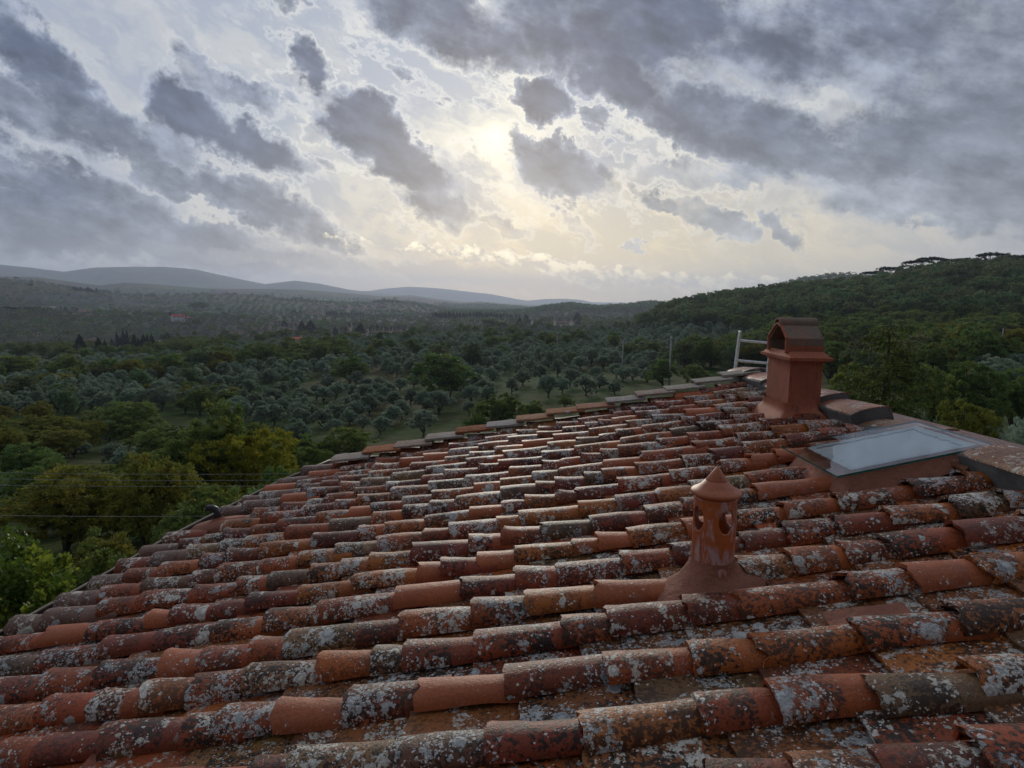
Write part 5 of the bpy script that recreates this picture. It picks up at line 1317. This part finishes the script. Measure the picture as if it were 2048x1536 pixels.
shrub(300, 440, 1040, 13.5, 'dark shrub behind the roof edge left of the black pipe', ML['oak'], 120, 80, .085, 47)
shrub(-420, -150, 1060, 10.5, 'green shrub at the left edge beyond the climbing one', ML['green'], 150, 70, .10, 49)
shrub(430, 600, 985, 17, 'dark shrub behind the roof edge right of the black pipe', ML['oak'], 120, 90, .09, 51)
shrub(150, 270, 1062, 17, 'dry brown shrub under the golden tree', ML['autumn'], 90, 60, .09, 53)
shrub(1800, 2000, 900, 15, 'dark shrub below the spruce behind the glass sheet', ML['oak'], 120, 80, .09, 55)
shrub(1640, 1820, 870, 16, 'green shrub under the spruce right of the chimney', ML['green'], 130, 80, .09, 57)
shrub(1990, 2250, 850, 22, 'grey-green shrub behind the ridge at the right edge', ML['olive'], 160, 80, .10, 59)
# white stone pile in the near grove
sp_ = hit(713, 880); st = MB(); rs = np.random.default_rng(9)
for k in range(7): st.lathe([(.001, 0), (.28, .02), (.34, .14), (.2, .28), (.001, .32)], 7, (rs.normal()*.5, rs.normal()*.3, 0), None, lambda th_, z_: 1+.2*sin(3*th_+k))
o = mesh_obj('stone_pile', np.vstack(st.V), st.F, M_CON, None); o.location = tuple(map(float, sp_)); tag(o, 'small heap of pale stones on the grass of the near grove', 'stones')
# ---- undergrowth that fills the thickets on the left
rs = np.random.default_rng(77)
for (x0, x1, y0, y1, n, hm, ks, lb, gp) in [(-40, 330, 850, 935, 34, 3.0, ['autumn', 'autumn', 'green', 'oak_near'], 'low autumn-coloured bush of the thicket on the left', 'bushes of the left thicket'),
        (330, 640, 870, 1000, 22, 2.8, ['green', 'oak_near', 'oak_near'], 'green bush filling in around the tall mixed tree', 'bushes around the tall mixed tree'),
        (-40, 420, 985, 1090, 26, 2.6, ['autumn', 'oak_near', 'green'], 'dull green bush below the overhead cables', 'bushes below the overhead cables'),
        (360, 470, 790, 850, 8, 3.0, ['oak', 'autumn'], 'small tree beside the first olives of the grove', 'small trees beside the grove')]:
    for k in range(n):
        x_, y_ = rs.uniform(x0, x1), rs.uniform(y0, y1)
        if (x_ < 60 and 995 < y_ < 1060) or (190 < x_ < 300 and 895 < y_ < 935): continue
        p_ = hit(x_, y_); h_ = hm*rs.uniform(.6, 1.3); tree(str(rs.choice(ks)), p_, h_, h_*rs.uniform(1.1, 1.6), lb, gp)
# ================================================================== everything between: groves and woods
r = np.random.default_rng(21)
TX = np.array([(a, b_, c) for a, b_, c in TREES])
fill = []
def base_az(az, rr):
    ci = np.clip(np.searchsorted(_colaz, az)-1, 0, len(_colaz)-2); f = np.clip((az-_colaz[ci])/(_colaz[ci+1]-_colaz[ci]), 0, 1)
    return np.interp(rr, _r, _Zt[ci])*(1-f)+np.interp(rr, _r, _Zt[ci+1])*f
rr = 60.0
while rr < 3200:
    s_ = 5.6 if rr < 200 else 6.6 if rr < 420 else 8.0 if rr < 900 else 13 if rr < 1500 else 19
    n = int(1.75*rr/s_)
    for k in range(n):
        az = -.85 + 1.75*(k+.5*(int(rr/s_) % 2))/n; x = (rr+r.uniform(-.22, .22)*s_)*sin(az+r.uniform(-.22, .22)*s_/rr); y = (rr+r.uniform(-.22, .22)*s_)*cos(az)
        fill.append((x, y))
    rr += s_*.93
fill = np.array(fill); fa = np.arctan2(fill[:, 0], fill[:, 1]); fr = np.hypot(fill[:, 0], fill[:, 1]); fz = ground(fa, fr)
P = np.stack([fill[:, 0], fill[:, 1], fz], -1); dep = P @ FW; pxs = 1024+F*(P @ RT)/dep; pys = 768-F*(P @ UP)/dep
ylim = np.interp(pxs, [-200, 0, 200, 420, 450, 600, 620, 1330, 1331, 1650, 1660, 2300], [850, 845, 840, 815, 782, 776, 755, 750, 745, 745, 780, 800])
hillE = (fz > np.array([base_az(a, q) for a, q in zip(fa, fr)])+5) & (fr < 900) & (fa > px_az(1230))
pn = noise3(np.stack([fill[:, 0], fill[:, 1], fill[:, 0]*0], -1), .022, 31); pn2 = noise3(np.stack([fill[:, 0], fill[:, 1], fill[:, 0]*0], -1), .006, 32)
ok = pys < ylim; ok &= ~((np.abs(pxs-1180) < 260) & (pys > 742))
# hidden behind the crest? keep only what the camera can see, roughly
vis = np.ones(len(P), bool); mx = {}
elv = np.arctan2(fz+5, fr); ab = np.round(fa/.006).astype(int); order = np.argsort(fr)
for i in order:
    m_ = mx.get(ab[i], -9)
    g_el = math.atan2(fz[i]+7, fr[i])
    if g_el < m_-.0015: vis[i] = False
    m_2 = math.atan2(fz[i]+.5, fr[i])
    if m_2 > m_: mx[ab[i]] = m_2
ok &= vis & (np.abs(pxs-1024) < 1300)
idx = np.where(ok)[0]
keep = []
for i in idx:
    if fr[i] < 900 and len(TX):
        d = np.hypot(TX[:, 0]-fill[i, 0], TX[:, 1]-fill[i, 1])
        if np.any(d < TX[:, 2]*.42+1.6): continue
    keep.append(i)
print(len(keep)); kk = []
for i in keep:
    if any(fr[i] < R_-3 and fr[i] > R_*.45 and abs(pxs[i]-X_) < W_+3.0*F/fr[i]*.8 and pys[i]-F*5.0/fr[i] < Y_-H_*.25 for (X_, Y_, W_, H_, R_) in SHOW): continue
    kk.append(i)
keep = kk
print('fill', len(fill), 'kept', len(keep))
n_ol = sum(1 for o in bpy.data.objects if o.name.startswith('olive_tree')); n_ok = 0
stuff = {}
for i in sorted(keep, key=lambda j: fr[j]):
    x, y, z = P[i]; q = fr[i]; px_, py_ = pxs[i], pys[i]; u_ = r.random()
    if hillE[i]: kind = 'wood'
    elif q > 1300 and 880 < px_ < 1800 and py_ < 636: kind = 'far_wood'
    elif q < 650:
        dens_ = .80 if px_ > 700 else .62
        if px_ < 420 and py_ < 745: dens_ = .58
        if px_ > 1330: dens_ = .45
        kind = 'olive' if (pn[i]*.5+.5) < dens_ and u_ < .93 else 'mix'
    else: kind = 'far_wood' if (pn2[i] > .55 and u_ < .8) or u_ < .07 else 'far_olive'
    if kind in ('far_olive',) and q > 650 and u_ > (.80 if pn2[i] > -.2 else .55): continue
    if kind == 'olive':
        h = r.uniform(3.6, 5.4); w = h*r.uniform(.9, 1.25)
        if n_ol < 299 and q < 420:
            n_ol += 1
            zone = 'left valley' if px_ < 420 else 'slope behind the yellow tree' if px_ < 620 else 'middle slope behind the near grove' if px_ < 1010 else 'slope left of the power poles' if px_ < 1330 else 'right-hand slope under the wooded hill'
            tree('olive', P[i], h, w, f'silvery olive tree in the dense grove on the {zone}', f'olive trees on the {zone}', seed=int(i)); continue
        stuff.setdefault('far_groves_a' if q < 420 else 'far_groves_b', []).append((x, y, z, w, h)); continue
    if kind == 'mix':
        h = r.uniform(4.5, 8.5); w = h*r.uniform(.9, 1.35)
        if n_ok < 220 and q < 520:
            n_ok += 1
            kk, mm, lb = ('oak', None, 'green broadleaf tree') if u_ < .62 else ('autumn', None, 'brownish autumn tree') if u_ < .80 else ('oak', ML['wood'], 'dark green broadleaf tree')
            zone = 'left valley' if px_ < 420 else 'ground behind the yellow tree' if px_ < 620 else 'middle slope' if px_ < 1010 else 'slope left of the power poles' if px_ < 1330 else 'right-hand slope under the wooded hill'
            tree(kk, P[i], h, w, f'{lb} among the olives on the {zone}', f'{lb}s on the {zone}', mat=mm, seed=int(i)); continue
        stuff.setdefault('woodland', []).append((x, y, z, w, h)); continue
    if kind == 'wood':
        h = r.uniform(7, 11); stuff.setdefault('hill_wood', []).append((x, y, z-.5, h*r.uniform(.85, 1.2), h))
        if q < 420:
            a2 = r.uniform(0, 6.28); x2, y2 = x+3.2*cos(a2), y+3.2*sin(a2); h = r.uniform(5, 8); stuff['hill_wood'].append((x2, y2, gz(x2, y2)-.5, h*1.1, h))
        continue
    if kind == 'far_wood': h = r.uniform(7, 11)*(1 if q < 1300 else 1.3); stuff.setdefault('distant_wood', []).append((x, y, z-.5, h*1.3, h)); continue
    h = r.uniform(3.5, 5)*(1 if q < 900 else 1.5); stuff.setdefault('distant_groves', []).append((x, y, z-.3, h*1.35, h))
def scatter(name, pts, kinds, label, with_trunk=False):
    """one object: the instanced mass of trees"""
    pts = np.array(pts); me = bpy.data.meshes.new(name); me.vertices.add(len(pts)); me.vertices.foreach_set('co', pts[:, :3].astype(np.float32).ravel())
    a = me.attributes.new('sz', 'FLOAT_VECTOR', 'POINT'); a.data.foreach_set('vector', np.stack([pts[:, 3], pts[:, 3], pts[:, 4]], -1).astype(np.float32).ravel())
    rz = np.random.default_rng(1).uniform(0, 6.28, len(pts)); a = me.attributes.new('rt', 'FLOAT_VECTOR', 'POINT'); a.data.foreach_set('vector', np.stack([rz*0, rz*0, rz], -1).astype(np.float32).ravel())
    a = me.attributes.new('pick', 'INT', 'POINT'); a.data.foreach_set('value', np.random.default_rng(2).integers(0, len(kinds), len(pts)).astype(np.int32))
    o = bpy.data.objects.new(name, me); COL.objects.link(o); tag(o, label, kind='stuff')
    ng = bpy.data.node_groups.new(name, 'GeometryNodeTree'); ng.interface.new_socket('Geometry', in_out='INPUT', socket_type='NodeSocketGeometry'); ng.interface.new_socket('Geometry', in_out='OUTPUT', socket_type='NodeSocketGeometry')
    gi_ = ng.nodes.new('NodeGroupInput'); go = ng.nodes.new('NodeGroupOutput'); ip_ = ng.nodes.new('GeometryNodeInstanceOnPoints'); gg = ng.nodes.new('GeometryNodeGeometryToInstance')
    for src in reversed(kinds):
        oi = ng.nodes.new('GeometryNodeObjectInfo'); oi.inputs[0].default_value = src; oi.transform_space = 'ORIGINAL'; ng.links.new(oi.outputs['Geometry'], gg.inputs[0])
    def at_(nm, ty):
        n_ = ng.nodes.new('GeometryNodeInputNamedAttribute'); n_.data_type = ty; n_.inputs[0].default_value = nm; return n_.outputs[0]
    ng.links.new(gi_.outputs[0], ip_.inputs['Points']); ng.links.new(gg.outputs[0], ip_.inputs['Instance']); ip_.inputs['Pick Instance'].default_value = True
    ng.links.new(at_('pick', 'INT'), ip_.inputs['Instance Index']); ng.links.new(at_('rt', 'FLOAT_VECTOR'), ip_.inputs['Rotation']); ng.links.new(at_('sz', 'FLOAT_VECTOR'), ip_.inputs['Scale'])
    ng.links.new(ip_.outputs[0], go.inputs[0]); md = o.modifiers.new('trees', 'NODES'); md.node_group = ng; return o
def src_objs(key, mat=None):
    """real crowns standing in the mass itself serve as the instanced shapes"""
    out_ = []
    for cm, tm in KIND[key]:
        o = bpy.data.objects.new('tree_crown', cm if mat is None else cm); out_.append(o)
    return out_
SETS = {'far_groves_a': ('olive_groves', 'olive', 'mass of silvery olive trees on the middle slopes'), 'far_groves_b': ('olive_groves_beyond', 'far_olive', 'mass of olive trees farther across the valley'),
        'woodland': ('valley_woodland', 'oak', 'broadleaf woodland mixed into the olive groves'), 'hill_wood': ('hillside_forest', 'wood', 'dense dark forest covering the hill on the right'),
        'distant_wood': ('distant_forest', 'far_wood', 'woods on the distant hills'), 'distant_groves': ('distant_olive_terraces', 'far_olive', 'terraced olive groves dotting the distant hills')}
for key, pts in stuff.items():
    nm, kd, lb = SETS[key]; print(key, len(pts)); scatter(nm, pts, src_objs(kd), lb)
# ================================================================== haze
HZ = bpy.data.materials.new('air'); HZ.use_nodes = True; hn = HZ.node_tree; hn.nodes.clear()
ho = hn.nodes.new('ShaderNodeOutputMaterial'); hv = hn.nodes.new('ShaderNodeVolumePrincipled'); hn.links.new(hv.outputs[0], ho.inputs['Volume'])
hv.inputs['Color'].default_value = (.70, .80, 1.0, 1); hv.inputs['Density'].default_value = HAZE_D; hv.inputs['Anisotropy'].default_value = .42
hb = MB(); hb.box((0, 0, 145), (25000, 25000, 412)); hz = mesh_obj('haze', np.vstack(hb.V), hb.F, HZ); tag(hz, 'thin pale air', kind='stuff')
